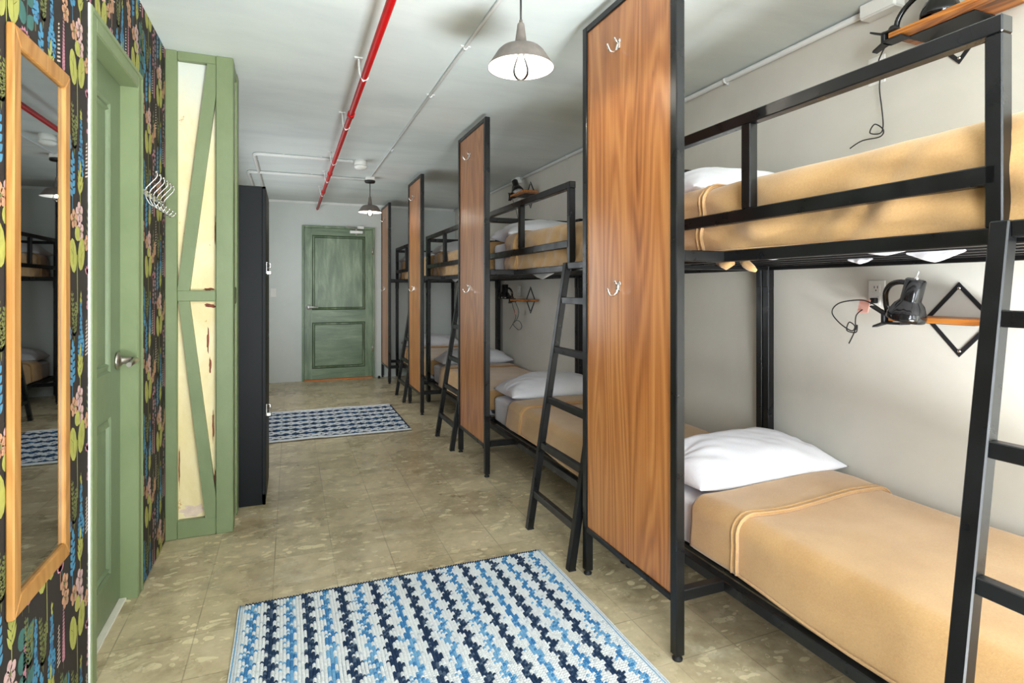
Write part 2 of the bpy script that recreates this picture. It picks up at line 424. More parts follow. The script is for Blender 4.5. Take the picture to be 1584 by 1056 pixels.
def sprig(y, z, key, n, L, W, side=.9, st=None):
    stem(y, z-.05, y, z+n*.022, .0035, st or key)
    for k in range(n):
        for s in (-1, 1): petal(y, z+k*.022+(.008 if s > 0 else 0), (90-s*side*52)*D2R, L*(1-.3*k/n), W, key, .0007)
    petal(y, z+n*.022-.006, 90*D2R, L, W, key)
def blossom(y, z, r, key, cen='olive'):
    for k in range(5):
        a = (90+k*72+10)*D2R; oval(y+math.cos(a)*r*.58, z+math.sin(a)*r*.62, r*.46, r*.42, key, .0007, a)
    for k in range(5):
        a = (90+k*72)*D2R; stem(y, z, y+math.cos(a)*r*.45, z+math.sin(a)*r*.45, .0012, cen, .0011)
    oval(y, z, r*.16, r*.16, cen, .0012, 0, 8)
def bell(y, z, r, key):
    for a in (60, 90, 120, 35, 145): petal(y, z, a*D2R, r*1.5, r*.75, key, .0007, .4)
    stem(y, z-.05, y, z, .003, 'peach')
def spire(y, z, H, W, key, strip=False):
    stem(y, z-.02, y, z+H, .002, 'olive' if not strip else 'paper2' if False else 'vein')
    k = int(H/(.011 if strip else .01))
    for i in range(k):
        t = i/k; w = W*(1-.65*t)
        if strip:
            stem(y-w/2, z+H*t, y+w/2, z+H*t+.006, .0048, key, .0007)
        else:
            for s in (-1, 1): petal(y, z+H*t, (90-s*40)*D2R, w*.62, .009, key, .0007)
def treelup(y, z, H, W):
    nrow = int(H/.018)
    stem(y, z-.03, y, z+H, .004, 'teal')
    for k in range(nrow):
        t = k/nrow; w = W*(1-.75*t)
        cnt = max(2, int(w/.018))
        for q in range(cnt):
            yy = y+(q/(cnt-1)-.5)*w; a = R.uniform(-.5, .5)
            if R.random() < .9: oval(yy, z+H*t+R.uniform(-.005, .005), .0095, .0075, 'pink', .0007, a, 8)
        if k % 2 == 0: oval(y+R.uniform(-.006, .006), z+H*t, .007, .006, 'teal', .0010, .4, 7)
def teal_leaf(y, z):
    stem(y, z-.1, y+.006, z+.17, .004, 'teal')
    for k in range(4):
        zz = z-.05+k*.055
        oval(y-.026, zz+.022, .022, .026, 'teal', .0007, .3); petal(y+.003, zz, 48*D2R, .052, .036, 'teal', .0007)
PX, PZ = .2175, .54
for iu in range(-7, 7):
    for iv in range(-1, 6):
        y0 = 1.976 + iu*PX; z0 = .27 + iv*PZ + (PZ/2 if iu % 2 else 0)
        lime_pair(y0, z0); fern(y0-.022, z0-.135); lupin(y0+.032, z0-.295, .19, .042, 'blue')
        sprig(y0-.036, z0-.375, 'blue', 5, .028, .017); sprig(y0+.026, z0-.365, 'lime', 3, .046, .013, .6)
        blossom(y0+.018, z0-.415, .030, 'pale'); blossom(y0-.026, z0-.438, .027, 'peach'); blossom(y0+.024, z0-.468, .030, 'pale')
        # between the lime columns
        yb = y0+.085
        spire(yb-.006, z0-.30, .11, .022, 'cream2', True); bell(yb+.006, z0-.055, .020, 'pink'); spire(yb+.028, z0-.31, .15, .026, 'pink')
        if (iu//2) % 2 == 0:
            treelup(yb+.03, z0-.16, .17, .055); sprig(yb+.036, z0+.05, 'peach', 2, .034, .026, .9); blossom(yb-.002, z0-.50, .024, 'peach')
            spire(yb+.062, z0+.10, .12, .022, 'cream2', True); sprig(yb+.01, z0-.475, 'olive', 4, .024, .008)
        else:
            teal_leaf(yb+.018, z0+.03); blossom(yb+.034, z0-.10, .028, 'peach'); blossom(yb+.042, z0-.145, .026, 'peach'); lupin(yb+.066, z0+.02, .16, .034, 'blue', None)
            spire(yb+.005, z0-.48, .12, .022, 'pink'); fern(yb+.03, z0-.36)
struct(mb.build('wall_left', parent=None, recalc=False), 'left wall papered with bright flowers on dark brown', 'wall')

# thin white bead along the ceiling edge of the end wall
mb = MB(); mb.box(XL, XW, YB-.02, YB, ZC-.03, ZC)
struct(mb.build('trim_1', 'white_trim'), 'white bead along the top of the end wall', 'trim')
# unseen window behind the camera, assumed as a daylight source
w1 = struct(MB().box(WX0, WX1, YR-.10, YR-.04, WZ0, WZ0+.06).box(WX0, WX1, YR-.10, YR-.04, WZ1-.06, WZ1).box(WX0, WX0+.06, YR-.10, YR-.04, WZ0, WZ1)
            .box(WX1-.06, WX1, YR-.10, YR-.04, WZ0, WZ1).box((WX0+WX1)/2-.03, (WX0+WX1)/2+.03, YR-.10, YR-.04, WZ0, WZ1).build('assumed_window_1', 'white_trim'), 'assumed window in the rear wall', 'window')

for nm, ya, yb, za, zb, lb in (('added_window_2', -3.7, -1.3, .35, 2.25, 'added fill-light window in the left wall behind the camera'), ('added_window_3', 4.5, 7.3, .7, 2.0, 'added fill-light window in the left wall beyond the locker')):  # two unseen windows, invented to carry the added fill lamps
    mb = MB()
    for b_ in ((ya, yb, za, za+.05), (ya, yb, zb-.05, zb), (ya, ya+.05, za, zb), (yb-.05, yb, za, zb)): mb.box(XL, XL+.025, *b_, .003)
    wn_ = struct(mb.build(nm, 'white_trim', origin=(XL, (ya+yb)/2, za)), lb, 'window')
    mb = MB(); mb.box(XL, XL+.006, ya+.05, yb-.05, za+.05, zb-.05); mb.build('pane', 'pane', wn_)

# ------------------------------------------------------------------ doors
def frame_ring(mb, P, u0, u1, z0, z1, w, d0, d1):
    """sloped moulding ring between outer rect (depth d0) and inner rect inset by w (depth d1); P(u,z,d)->xyz"""
    o = [(u0, z0), (u1, z0), (u1, z1), (u0, z1)]; i = [(u0+w, z0+w), (u1-w, z0+w), (u1-w, z1-w), (u0+w, z1-w)]
    for k in range(4):
        a, b_ = o[k], o[(k+1) % 4]; c_, d_ = i[(k+1) % 4], i[k]
        mb.quad([P(*a, d0), P(*b_, d0), P(*c_, d1), P(*d_, d1)])
    return i
def door_leaf(name, parent, P, u0, u1, z0, z1, panels, thick, mk, railmat, groove=None):
    """panelled leaf; front face at depth 0, d grows into the room"""
    mb = MB(); mb.mat(mk)
    us = sorted({u0, u1, *[p[0] for p in panels], *[p[1] for p in panels]}); zs = sorted({z0, z1, *[p[2] for p in panels], *[p[3] for p in panels]})
    for a, b_ in zip(us, us[1:]):
        for c_, d_ in zip(zs, zs[1:]):
            if any(p[0] <= a and b_ <= p[1] and p[2] <= c_ and d_ <= p[3] for p in panels): continue
            mb.mat(railmat if any(p[0] <= a and b_ <= p[1] for p in panels) else mk)
            mb.quad([P(a, c_, 0), P(b_, c_, 0), P(b_, d_, 0), P(a, d_, 0)])
    for p in panels:
        mb.mat(groove or mk)
        i = frame_ring(mb, P, *p, .008, 0, -.009)
        mb.mat(mk)
        q = (p[0]+.008, p[1]-.008, p[2]+.008, p[3]-.008)
        i = frame_ring(mb, P, *q, .022, -.009, .002)
        q = (q[0]+.022, q[1]-.022, q[2]+.022, q[3]-.022)
        mb.mat(groove or mk); i = frame_ring(mb, P, *q, .006, .002, -.008)
        mb.mat(railmat if (q[3]-q[2]) < (q[1]-q[0]) else mk)
        mb.quad([P(*k, -.008) for k in i])
    mb.mat(mk)
    mb.quad([P(u0, z0, -thick), P(u0, z1, -thick), P(u1, z1, -thick), P(u1, z0, -thick)])
    for a, b_ in (((u0, z0), (u0, z1)), ((u0, z1), (u1, z1)), ((u1, z1), (u1, z0)), ((u1, z0), (u0, z0))):
        mb.quad([P(*a, 0), P(*b_, 0), P(*b_, -thick), P(*a, -thick)])
    return mb.build(name, parent=parent)

# door_1: back wall
d1 = thing('door_1', 'brushed green two-panel door in the end wall', 'door', (.62, YB, 0)); d1['kind'] = 'structure'
P1 = lambda u, z, d: (u, YB-.025-d, z)
mb = MB()
mb.box(.138, .168, YB-.035, YB, 0, 2.115, .003); mb.box(1.070, 1.100, YB-.035, YB, 0, 2.115, .003); mb.box(.168, 1.070, YB-.035, YB, 2.083, 2.115, .003)
mb.build('door_frame', 'old_door', d1)
door_leaf('door_leaf', d1, P1, .171, 1.067, .022, 2.080, [(.268, .972, .965, 1.985), (.268, .968, .165, .795)], .02, 'old_door', 'old_door_rail', 'groove')
mb = MB(); mb.box(.168, 1.07, YB-.045, YB, 0, .02); mb.build('threshold', 'bronze', d1)['label'] = 'orange threshold strip'
mb = MB(); mb.lathe([(.038, 0), (.038, .010), (.014, .014), (.014, .045)], (.228, YB-.025, 1.005), (0, -1, 0), 20, True, True)
mb.tube([(.228, YB-.068, 1.005), (.28, YB-.07, 1.006), (.345, YB-.066, 1.0)], [.014, .012, .010], 10)
mb.build('door_handle', 'alu', d1)['label'] = 'silver lever handle'
mb = MB(); mb.box(.755, .935, YB-.085, YB-.03, 2.018, 2.062, .006)
mb.bar((.845, YB-.06, 2.085), (.70, YB-.13, 2.098), .016, .006); mb.bar((.70, YB-.13, 2.102), (.905, YB-.04, 2.105), .016, .006)
mb.box(.86, .95, YB-.05, YB-.03, 2.09, 2.13, .002)
mb.tube([(.845, YB-.06, 2.0), (.845, YB-.06, 2.09)], .012, 10)
mb.build('door_closer', 'alu', d1)['label'] = 'silver overhead closer'
mb = MB()
for z in (1.78, .42): mb.tube([(1.069, YB-.045, z-.05), (1.069, YB-.045, z+.05)], .008, 8)
mb.build('hinge', 'chrome', d1)

# door_2: left wall, recessed
d2 = thing('door_2', 'sage green panelled door in the flowered wall beside the mirror', 'door', (XL, 2.40, 0)); d2['kind'] = 'structure'
XD = -.637
P2 = lambda u, z, d: (XD+d, u, z)
door_leaf('door_leaf', d2, P2, DY0+.006, DY1-.006, .015, DZ-.006, [(2.272, 2.528, .935, 1.955), (2.272, 2.535, .165, .763)], .035, 'green_door', 'green_door')
mb = MB(); mb.mat('green'); XF = XL+.005
for y0_, y1_ in ((DY0-.06, DY0), (DY1, DY1+.058)): mb.box(XL-.0, XF, y0_, y1_, 0, DZ+.06, .003)
mb.box(XL, XF, DY0, DY1, DZ, DZ+.06, .003)
mb.box(XL, XF+.004, DY0-.062, DY0-.046, 0, DZ+.062, .002); mb.box(XL, XF+.004, DY1+.046, DY1+.06, 0, DZ+.062, .002); mb.box(XL, XF+.004, DY0-.046, DY1+.046, DZ+.046, DZ+.062, .002)
mb.mat('green'); mb.mat('white_trim'); mb.box(XL, XL+.005, DY0-.069, DY0-.061, 0, DZ+.062); mb.mat('green')
# jamb lining
mb.box(XL-.12, XL+.002, DY1-.004, DY1+.001, 0, DZ); mb.box(XL-.12, XL+.002, DY0-.001, DY0+.004, 0, DZ); mb.box(XL-.12, XL+.002, DY0, DY1, DZ-.004, DZ+.001)
mb.build('door_casing', parent=d2)
mb = MB(); mb.box(XL-.10, XD+.022, DY0+.006, DY1-.006, .0, .010, .002); mb.build('threshold', 'marble', d2)['label'] = 'pale stone sill'
mb = MB(); hy, hz = 2.61, .968
mb.lathe([(.034, 0), (.034, .006), (.022, .014), (.014, .02), (.014, .05)], (XD, hy, hz), (1, 0, 0), 24, True, True)
mb.tube([(XD+.048, hy, hz), (XD+.062, hy, hz), (XD+.066, hy-.012, hz), (XD+.066, hy-.06, hz-.002), (XD+.064, hy-.105, hz-.006)], [.013, .013, .012, .01, .009], 12)
mb.build('door_handle', 'nickel', d2)['label'] = 'satin nickel lever handle'

# ------------------------------------------------------------------ timber pillar
PF, PBk, PX1 = 3.19, 3.52, -.276
pl = thing('timber_pillar', 'square pillar of sage green timbers with peeling cream infill', 'pillar', (-.43, 3.35, 0))
def part(name, key, parent, *boxes, bevel=.004, label=None):
    mb = MB()
    for bx in boxes: mb.box(*bx, bevel)
    o = mb.build(name, key, parent)
    if label: o['label'] = label
    return o
part('post', 'green', pl, (XL, -.528, PF, PF+.06, 0, ZC))
part('post', 'green', pl, (-.356, PX1, PF, PF+.10, 0, ZC))
part('post', 'green', pl, (PX1-.07, PX1, PBk-.10, PBk, 0, ZC))
part('rail', 'green', pl, (-.528, -.356, PF+.004, PF+.06, ZC-.045, ZC))
part('rail', 'green', pl, (-.528, -.356, PF+.002, PF+.06, 1.188, 1.243))
part('rail', 'green', pl, (-.528, -.356, PF+.002, PF+.06, 0, .09))
part('rail', 'green', pl, (PX1-.06, PX1-.003, PF+.10, PBk-.10, 1.17, 1.26))
part('rail', 'green', pl, (PX1-.06, PX1-.003, PF+.10, PBk-.10, ZC-.05, ZC))
def brace(p):
    mb = MB(); f = [mb.bm.verts.new((x, PF+.006, z)) for x, z in p]; g = [mb.bm.verts.new((x, PF+.045, z)) for x, z in p]
    mb.face(f); mb.face(g[::-1])
    for k in range(len(p)): mb.face([f[k], g[k], g[(k+1) % len(p)], f[(k+1) % len(p)]])
    return mb.build('brace', 'green', pl)
brace([(-.527, 1.243), (-.474, 1.243), (-.357, 2.23), (-.357, 2.395), (-.396, 2.395)])
brace([(-.522, 1.188), (-.474, 1.188), (-.357, .20), (-.357, .09), (-.404, .09)])
mb = MB(); mb.box(-.575, PX1-.012, PF+.035, PBk-.01, .005, ZC-.002)
mb.mat('cream'); 
o = mb.build('infill_panel', 'cream', pl); o['label'] = 'cream plaster infill'
# peeled patches on the infill (thin flakes of exposed undercoat)
def flake(cx, cz, w, h_, key, seed, y=PF+.0345):
    rr = random.Random(seed); mb = MB(); n_ = 18
    pts = []
    for k in range(n_):
        a = k*2*PI/n_; s = rr.uniform(.55, 1.1)
        pts.append((cx+math.cos(a)*w*s, cz+math.sin(a)*h_*s))
    f = [mb.bm.verts.new((x, y, z)) for x, z in pts]; g = [mb.bm.verts.new((x, y+.003, z)) for x, z in pts]
    mb.face(f)
    for k in range(n_): mb.face([f[k], f[(k+1) % n_], g[(k+1) % n_], g[k]])
    return mb
fl = MB(); specs = [(-.39, 1.25, .03, .008, 'rust', 3), (-.385, 1.165, .03, .013, 'rust', 4), (-.395, .98, .006, .075, 'rust', 5), (-.385, .86, .006, .05, 'rust', 6), (-.372, .55, .006, .10, 'rust', 7), (-.362, .27, .006, .07, 'rust', 8), (-.46, .125, .075, .035, 'pinkplaster', 9), (-.362, 1.55, .004, .08, 'rust', 10), (-.42, 1.9, .004, .06, 'rust', 12), (-.523, .35, .004, .12, 'rust', 14)]
for cx_, cz_, w_, h_, k_, sd_ in specs:
    t_ = flake(cx_, cz_, w_, h_, k_, sd_); fl.mat(k_)
    for f_ in t_.bm.faces: fl.face([fl.bm.verts.new(v_.co) for v_ in f_.verts])
    t_.bm.free()
fl.build('peeled_patch', parent=pl)['label'] = 'reddish peeled patches'

# ------------------------------------------------------------------ mirror
MY0, MY1, MZ0, MZ1 = 1.531, 1.866, .523, 1.834
mr = thing('wall_mirror', 'tall oak-framed mirror hung on the flowered wall', 'mirror', (XL, (MY0+MY1)/2, MZ0))
mb = MB(); fw, fh, ft = .036, .044, .018
def mitre(pts):   # face outline (y,z) -> bevelled bar
    q = [(XL+.002, y, z) for y, z in pts] + [(XL+ft, y, z) for y, z in pts]
    mb.hexa(q, .003)
mitre([(MY0, MZ0), (MY0+fw, MZ0+fh), (MY0+fw, MZ1-fh), (MY0, MZ1)]); mitre([(MY1-fw, MZ0+fh), (MY1, MZ0), (MY1, MZ1), (MY1-fw, MZ1-fh)])
mitre([(MY0, MZ1), (MY0+fw, MZ1-fh), (MY1-fw, MZ1-fh), (MY1, MZ1)]); mitre([(MY0, MZ0), (MY1, MZ0), (MY1-fw, MZ0+fh), (MY0+fw, MZ0+fh)])
mb.build('frame', 'oak', mr)
mb = MB(); mb.box(XL+.002, XL+.009, MY0+fw-.004, MY1-fw+.004, MZ0+fh-.004, MZ1-fh+.004); mb.build('mirror_glass', 'mirror', mr)

# ------------------------------------------------------------------ chrome hook rack on the flowered wall
hk = thing('coat_rack', 'chrome rack of six coat hooks on the flowered wall by the pillar', 'coat rack', (XL, 2.94, 1.66))
ys = [2.76+.073*k for k in range(6)]
mb = MB(); mb.box(XL, XL+.005, ys[0]-.02, ys[-1]+.02, 1.648, 1.672, .001); mb.build('rail', 'chrome', hk)
for y in ys:
    mb = MB()
    up = [(XL+.006, y, 1.66), (XL+.012, y, 1.682), (XL+.022, y, 1.694), (XL+.046, y, 1.722), (XL+.051, y, 1.732), (XL+.050, y, 1.742), (XL+.046, y, 1.748)]
    dn = [(XL+.006, y, 1.66), (XL+.010, y, 1.635), (XL+.022, y, 1.612), (XL+.036, y, 1.600), (XL+.050, y, 1.606), (XL+.056, y, 1.618)]
    mb.tube(up, .0032, 8); mb.tube(dn, .0032, 8)
    mb.lathe([(0, -.006), (.005, -.004), (.0065, 0), (.005, .004), (0, .006)], up[-1], (0, 0, 1), 10); mb.lathe([(0, -.006), (.005, -.004), (.0065, 0), (.005, .004), (0, .006)], dn[-1], (0, 0, 1), 10)
    mb.build('hook', 'chrome', hk)

# ------------------------------------------------------------------ locker
LX0, LX1, LY0, LY1, LH = -.56, -.137, 3.53, 4.04, 1.845
lk = thing('locker', 'tall black steel locker standing behind the timber pillar', 'locker', ((LX0+LX1)/2, (LY0+LY1)/2, 0))
mb = MB(); mb.box(LX0, LX1-.016, LY0, LY1, 0.0, LH, .003); mb.box(LX1-.016, LX1, LY0, LY0+.012, 0, LH); mb.box(LX1-.016, LX1, LY1-.012, LY1, 0, LH); mb.box(LX1-.016, LX1, LY0, LY1, LH-.012, LH); mb.box(LX1-.016, LX1, LY0, LY1, 0, .06)
mb.build('body', 'locker', lk)
for z0_, z1_, hz_ in ((.065, .945, .55), (.955, LH-.016, 1.385)):
    mb = MB(); mb.box(LX1-.015, LX1+.002, LY0+.015, LY1-.015, z0_, z1_, .002); dr = mb.build('door', 'locker', lk)
    mb = MB(); yh = LY0+.06
    mb.box(LX1+.002, LX1+.006, yh-.014, yh+.014, hz_-.045, hz_+.025, .001)
    mb.tube([(LX1+.005, yh, hz_+.02), (LX1+.024, yh, hz_+.016), (LX1+.024, yh, hz_-.008), (LX1+.005, yh, hz_-.012)], .004, 8)
    mb.box(LX1+.004, LX1+.03, yh-.012, yh+.012, hz_-.05, hz_-.028, .003)
    mb.build('hasp', 'chrome', dr)['label'] = 'chrome hasp'

# ------------------------------------------------------------------ pipes and conduits on the ceiling
pts = []
PA, PB_ = Vector((.375, YR+.02, 2.345)), Vector((.337, YB, 2.345))
def pipeat(y): t = (y-PA.y)/(PB_.y-PA.y); return PA.lerp(PB_, t)
sp = thing('sprinkler_pipe', 'red fire sprinkler pipe running under the ceiling to the end wall', 'pipe', (.36, 3.0, 2.345))
mb = MB(); mb.tube([PA, pipeat(1.), pipeat(3), pipeat(5), PB_], .0175, 16)
for y in (3.62, 5.55, 6.6): mb.tube([pipeat(y-.03), pipeat(y+.03)], .0225, 16)
mb.build('pipe', 'red', sp)
for y in (2.95, 3.9, 5.05, 5.9, 6.8):
    p = pipeat(y); mb = MB()
    mb.tube([(p.x-.028, y, ZC), (p.x-.026, y, 2.40), (p.x-.022, y, 2.36), (p.x-.004, y, 2.323), (p.x+.018, y, 2.338), (p.x+.012, y, 2.362)], .006, 6)
    mb.box(p.x-.05, p.x-.008, y-.014, y+.014, ZC-.008, ZC, .001)
    mb.build('hanger', 'conduit', sp)['label'] = 'white pipe hanger'
def clip(mb, p, d):
    d = Vector(d); s_ = Vector((-d.y, d.x, 0))
    for k in (-1, 1):
        c_ = Vector(p)+s_*.016*k; mb.box(c_.x-.009, c_.x+.009, c_.y-.009, c_.y+.009, ZC-.004, ZC)
    mb.tube([Vector(p)-d*.008, Vector(p)+d*.008], .0105, 10)
cd = thing('lamp_conduit', 'thin grey conduit along the ceiling between the two pendant lamps', 'conduit', (.79, 3.0, ZC))
mb = MB(); mb.tube([(.80, YR+.02, ZC-.008), (.795, 2, ZC-.008), (.782, 5.98, ZC-.008)], .008, 10); mb.build('tube', 'conduit', cd)
for y in (.6, 1.6, 2.62, 3.35, 4.78): mb = MB(); clip(mb, (.795, y, ZC-.008), (0, 1, 0)); mb.build('clip', 'conduit', cd)
def bend(pts, r=.06, n_=6):
    out = [Vector(pts[0])]
    for a, b_, c_ in zip(pts, pts[1:], pts[2:]):
        a, b_, c_ = Vector(a), Vector(b_), Vector(c_); u = (a-b_).normalized()*r; w = (c_-b_).normalized()*r
        for k in range(n_+1):
            t = k/n_; out.append((b_+u)*(1-t)**2 + b_*2*t*(1-t) + (b_+w)*t*t)
    out.append(Vector(pts[-1])); return out
zc = ZC-.015
ca = thing('detector_conduit', 'white conduit bending across the ceiling to the smoke detector', 'conduit', (0, 5.3, ZC))
mb = MB(); mb.tube(bend([(.53, 5.30, zc), (-.30, 5.30, zc), (-.30, YB-.02, zc)]), .0145, 12); mb.build('tube', 'conduit', ca)
for p, d in (((-.06, 5.30, zc), (1, 0, 0)), ((.25, 5.30, zc), (1, 0, 0)), ((-.30, 5.6, zc), (0, 1, 0))): mb = MB(); clip(mb, p, d); mb.build('clip', 'conduit', ca)
cb = thing('pendant_conduit', 'white conduit bending across the ceiling to the far pendant lamp', 'conduit', (.2, 6.12, ZC))
mb = MB(); mb.tube(bend([(.735, 6.12, zc-.002), (-.32, 6.12, zc-.002), (-.345, 6.12, zc-.002), (-.40, 6.16, zc-.002), (-.40, YB-.02, zc-.002)][:1]+[(-.40, 6.12, zc-.002), (-.40, YB-.02, zc-.002)]), .0145, 12); mb.build('tube', 'conduit', cb)
for p, d in (((-.12, 6.12, zc), (1, 0, 0)), ((.2, 6.12, zc), (1, 0, 0)), ((-.40, 6.4, zc), (0, 1, 0))): mb = MB(); clip(mb, p, d); mb.build('clip', 'conduit', cb)
sd = thing('smoke_detector', 'round white smoke detector on the ceiling beyond the red pipe', 'smoke detector', (.60, 5.30, ZC))
mb = MB(); mb.lathe([(.0, 0), (.056, 0), (.056, -.045), (.05, -.05), (0, -.05)], (.60, 5.30, ZC), (0, 0, 1), 28); mb.build('base', 'plastic', sd)
mb = MB(); mb.lathe([(.048, -.05), (.06, -.052), (.058, -.068), (.042, -.082), (0, -.086)], (.60, 5.30, ZC), (0, 0, 1), 28); mb.build('sensor_head', 'plastic', sd)
# conduit along the wall edge over the beds
wc = thing('wall_conduit', 'white conduit along the ceiling edge above the bunks', 'conduit', (XW, 4, ZC))
mb = MB(); mb.tube([(XW-.016, YR+.02, ZC-.020), (XW-.016, 3, ZC-.020), (XW-.016, YB, ZC-.020)], .0145, 12); mb.build('tube', 'conduit', wc)
for y in (2.46, 3.4, 4.4): 
    mb = MB(); mb.tube([(XW-.016, y-.008, ZC-.020), (XW-.016, y+.008, ZC-.020)], .0175, 12); mb.box(XW-.004, XW, y-.008, y+.008, ZC-.045, ZC-.02); mb.build('clip', 'conduit', wc)
for y, lb in ((1.56, 'white junction box on the wall conduit above the nearest bunk'), (5.53, 'white junction box on the wall conduit above the third bunk')):
    t = thing('junction_box', lb, 'junction box', (XW, y, ZC-.03), 'junction boxes on the wall conduit')
    mb = MB(); mb.box(XW-.06, XW, y-.075, y+.075, ZC-.062, ZC, .005); mb.build('box', 'plastic', t)
    mb = MB(); mb.box(XW-.066, XW-.06, y-.07, y+.07, ZC-.058, ZC-.004, .002); mb.build('cover', 'plastic', t)

# ------------------------------------------------------------------ pendant lamps
def pendant(x, y, label):
    t = thing('pendant_lamp', label, 'pendant lamp', (x, y, ZC), 'barn-style pendant lamps')
    zr = 2.066
    mb = MB(); mb.box(x-.045, x+.045, y-.045, y+.045, ZC-.036, ZC, .004); mb.build('junction_box', 'plastic', t)['label'] = 'white mounting box'
    mb = MB(); mb.lathe([(0, 0), (.054, 0), (.056, -.012), (.05, -.024), (.008, -.026), (0, -.026)], (x, y, ZC-.036), (0, 0, 1), 28); mb.build('ceiling_rose', 'cordblk', t)
    mb = MB(); mb.tube([(x, y, ZC-.06), (x, y, zr+.170)], .004, 8); mb.build('cord', 'cordblk', t)
    mb = MB()
    mb.lathe([(0, .178), (.006, .178), (.007, .168), (.012, .164), (.0135, .158), (.0235, .082), (.027, .078), (.055, .0755), (.074, .070), (.0865, .058), (.1215, .004), (.1235, 0), (.1215, .001)], (x, y, zr), (0, 0, 1), 48)
    sh = mb.build('lamp_shade', 'galv', t)
    mb = MB(); mb.lathe([(.1212, .0015), (.084, .057), (.072, .067), (.054, .0725), (.022, .0735), (0, .0735)], (x, y, zr), (0, 0, 1), 48); mb.build('shade_lining', 'enamel', sh)['label'] = 'white enamel inside'
    mb = MB(); mb.lathe([(0, .0735), (.017, .073), (.017, .052), (.013, .046), (0, .046)], (x, y, zr), (0, 0, 1), 20); mb.build('socket', 'nickel', t)
    mb = MB(); mb.lathe([(.012, .05), (.014, .04), (.022, .022), (.029, .0), (.030, -.012), (.027, -.027), (.018, -.039), (.006, -.044), (0, -.046)], (x, y, zr), (0, 0, 1), 28)
    bl = mb.build('bulb', 'glass', t)
    mb = MB()
    for k in range(4):
        a = k*PI/2+.5; dx, dy = math.cos(a), math.sin(a)
        mb.tube([(x+dx*.004, y+dy*.004, zr+.032), (x+dx*.011, y+dy*.011, zr-.006)], .0012, 6)
    mb.build('filament', 'filament', bl)
    return t
pendant(.79, 1.898, 'grey metal pendant lamp hanging nearest, by the first wooden screen')
pendant(.782, 6.06, 'dark metal pendant lamp hanging near the end-wall door')

# light switch on end wall
sw = thing('light_switch', 'small white light switch on the end wall left of the door', 'light switch', (-.215, YB, 1.2))
mb = MB(); mb.box(-.25, -.18, YB-.006, YB, 1.145, 1.26, .002); mb.build('plate', 'plastic', sw)
mb = MB(); mb.box(-.225, -.205, YB-.012, YB-.006, 1.18, 1.22, .002); mb.build('rocker', 'plastic', sw)
# door stop
mb = MB(); mb.lathe([(0, .035), (.014, .033), (.018, .02), (.02, 0), (0, 0)], (1.15, YB-.12, 0), (0, 0, 1), 16)
tag(mb.build('door_stop', 'foot', origin=(1.15, YB-.12, 0)), 'small black door stop on the floor beside the end-wall door', 'door stop')

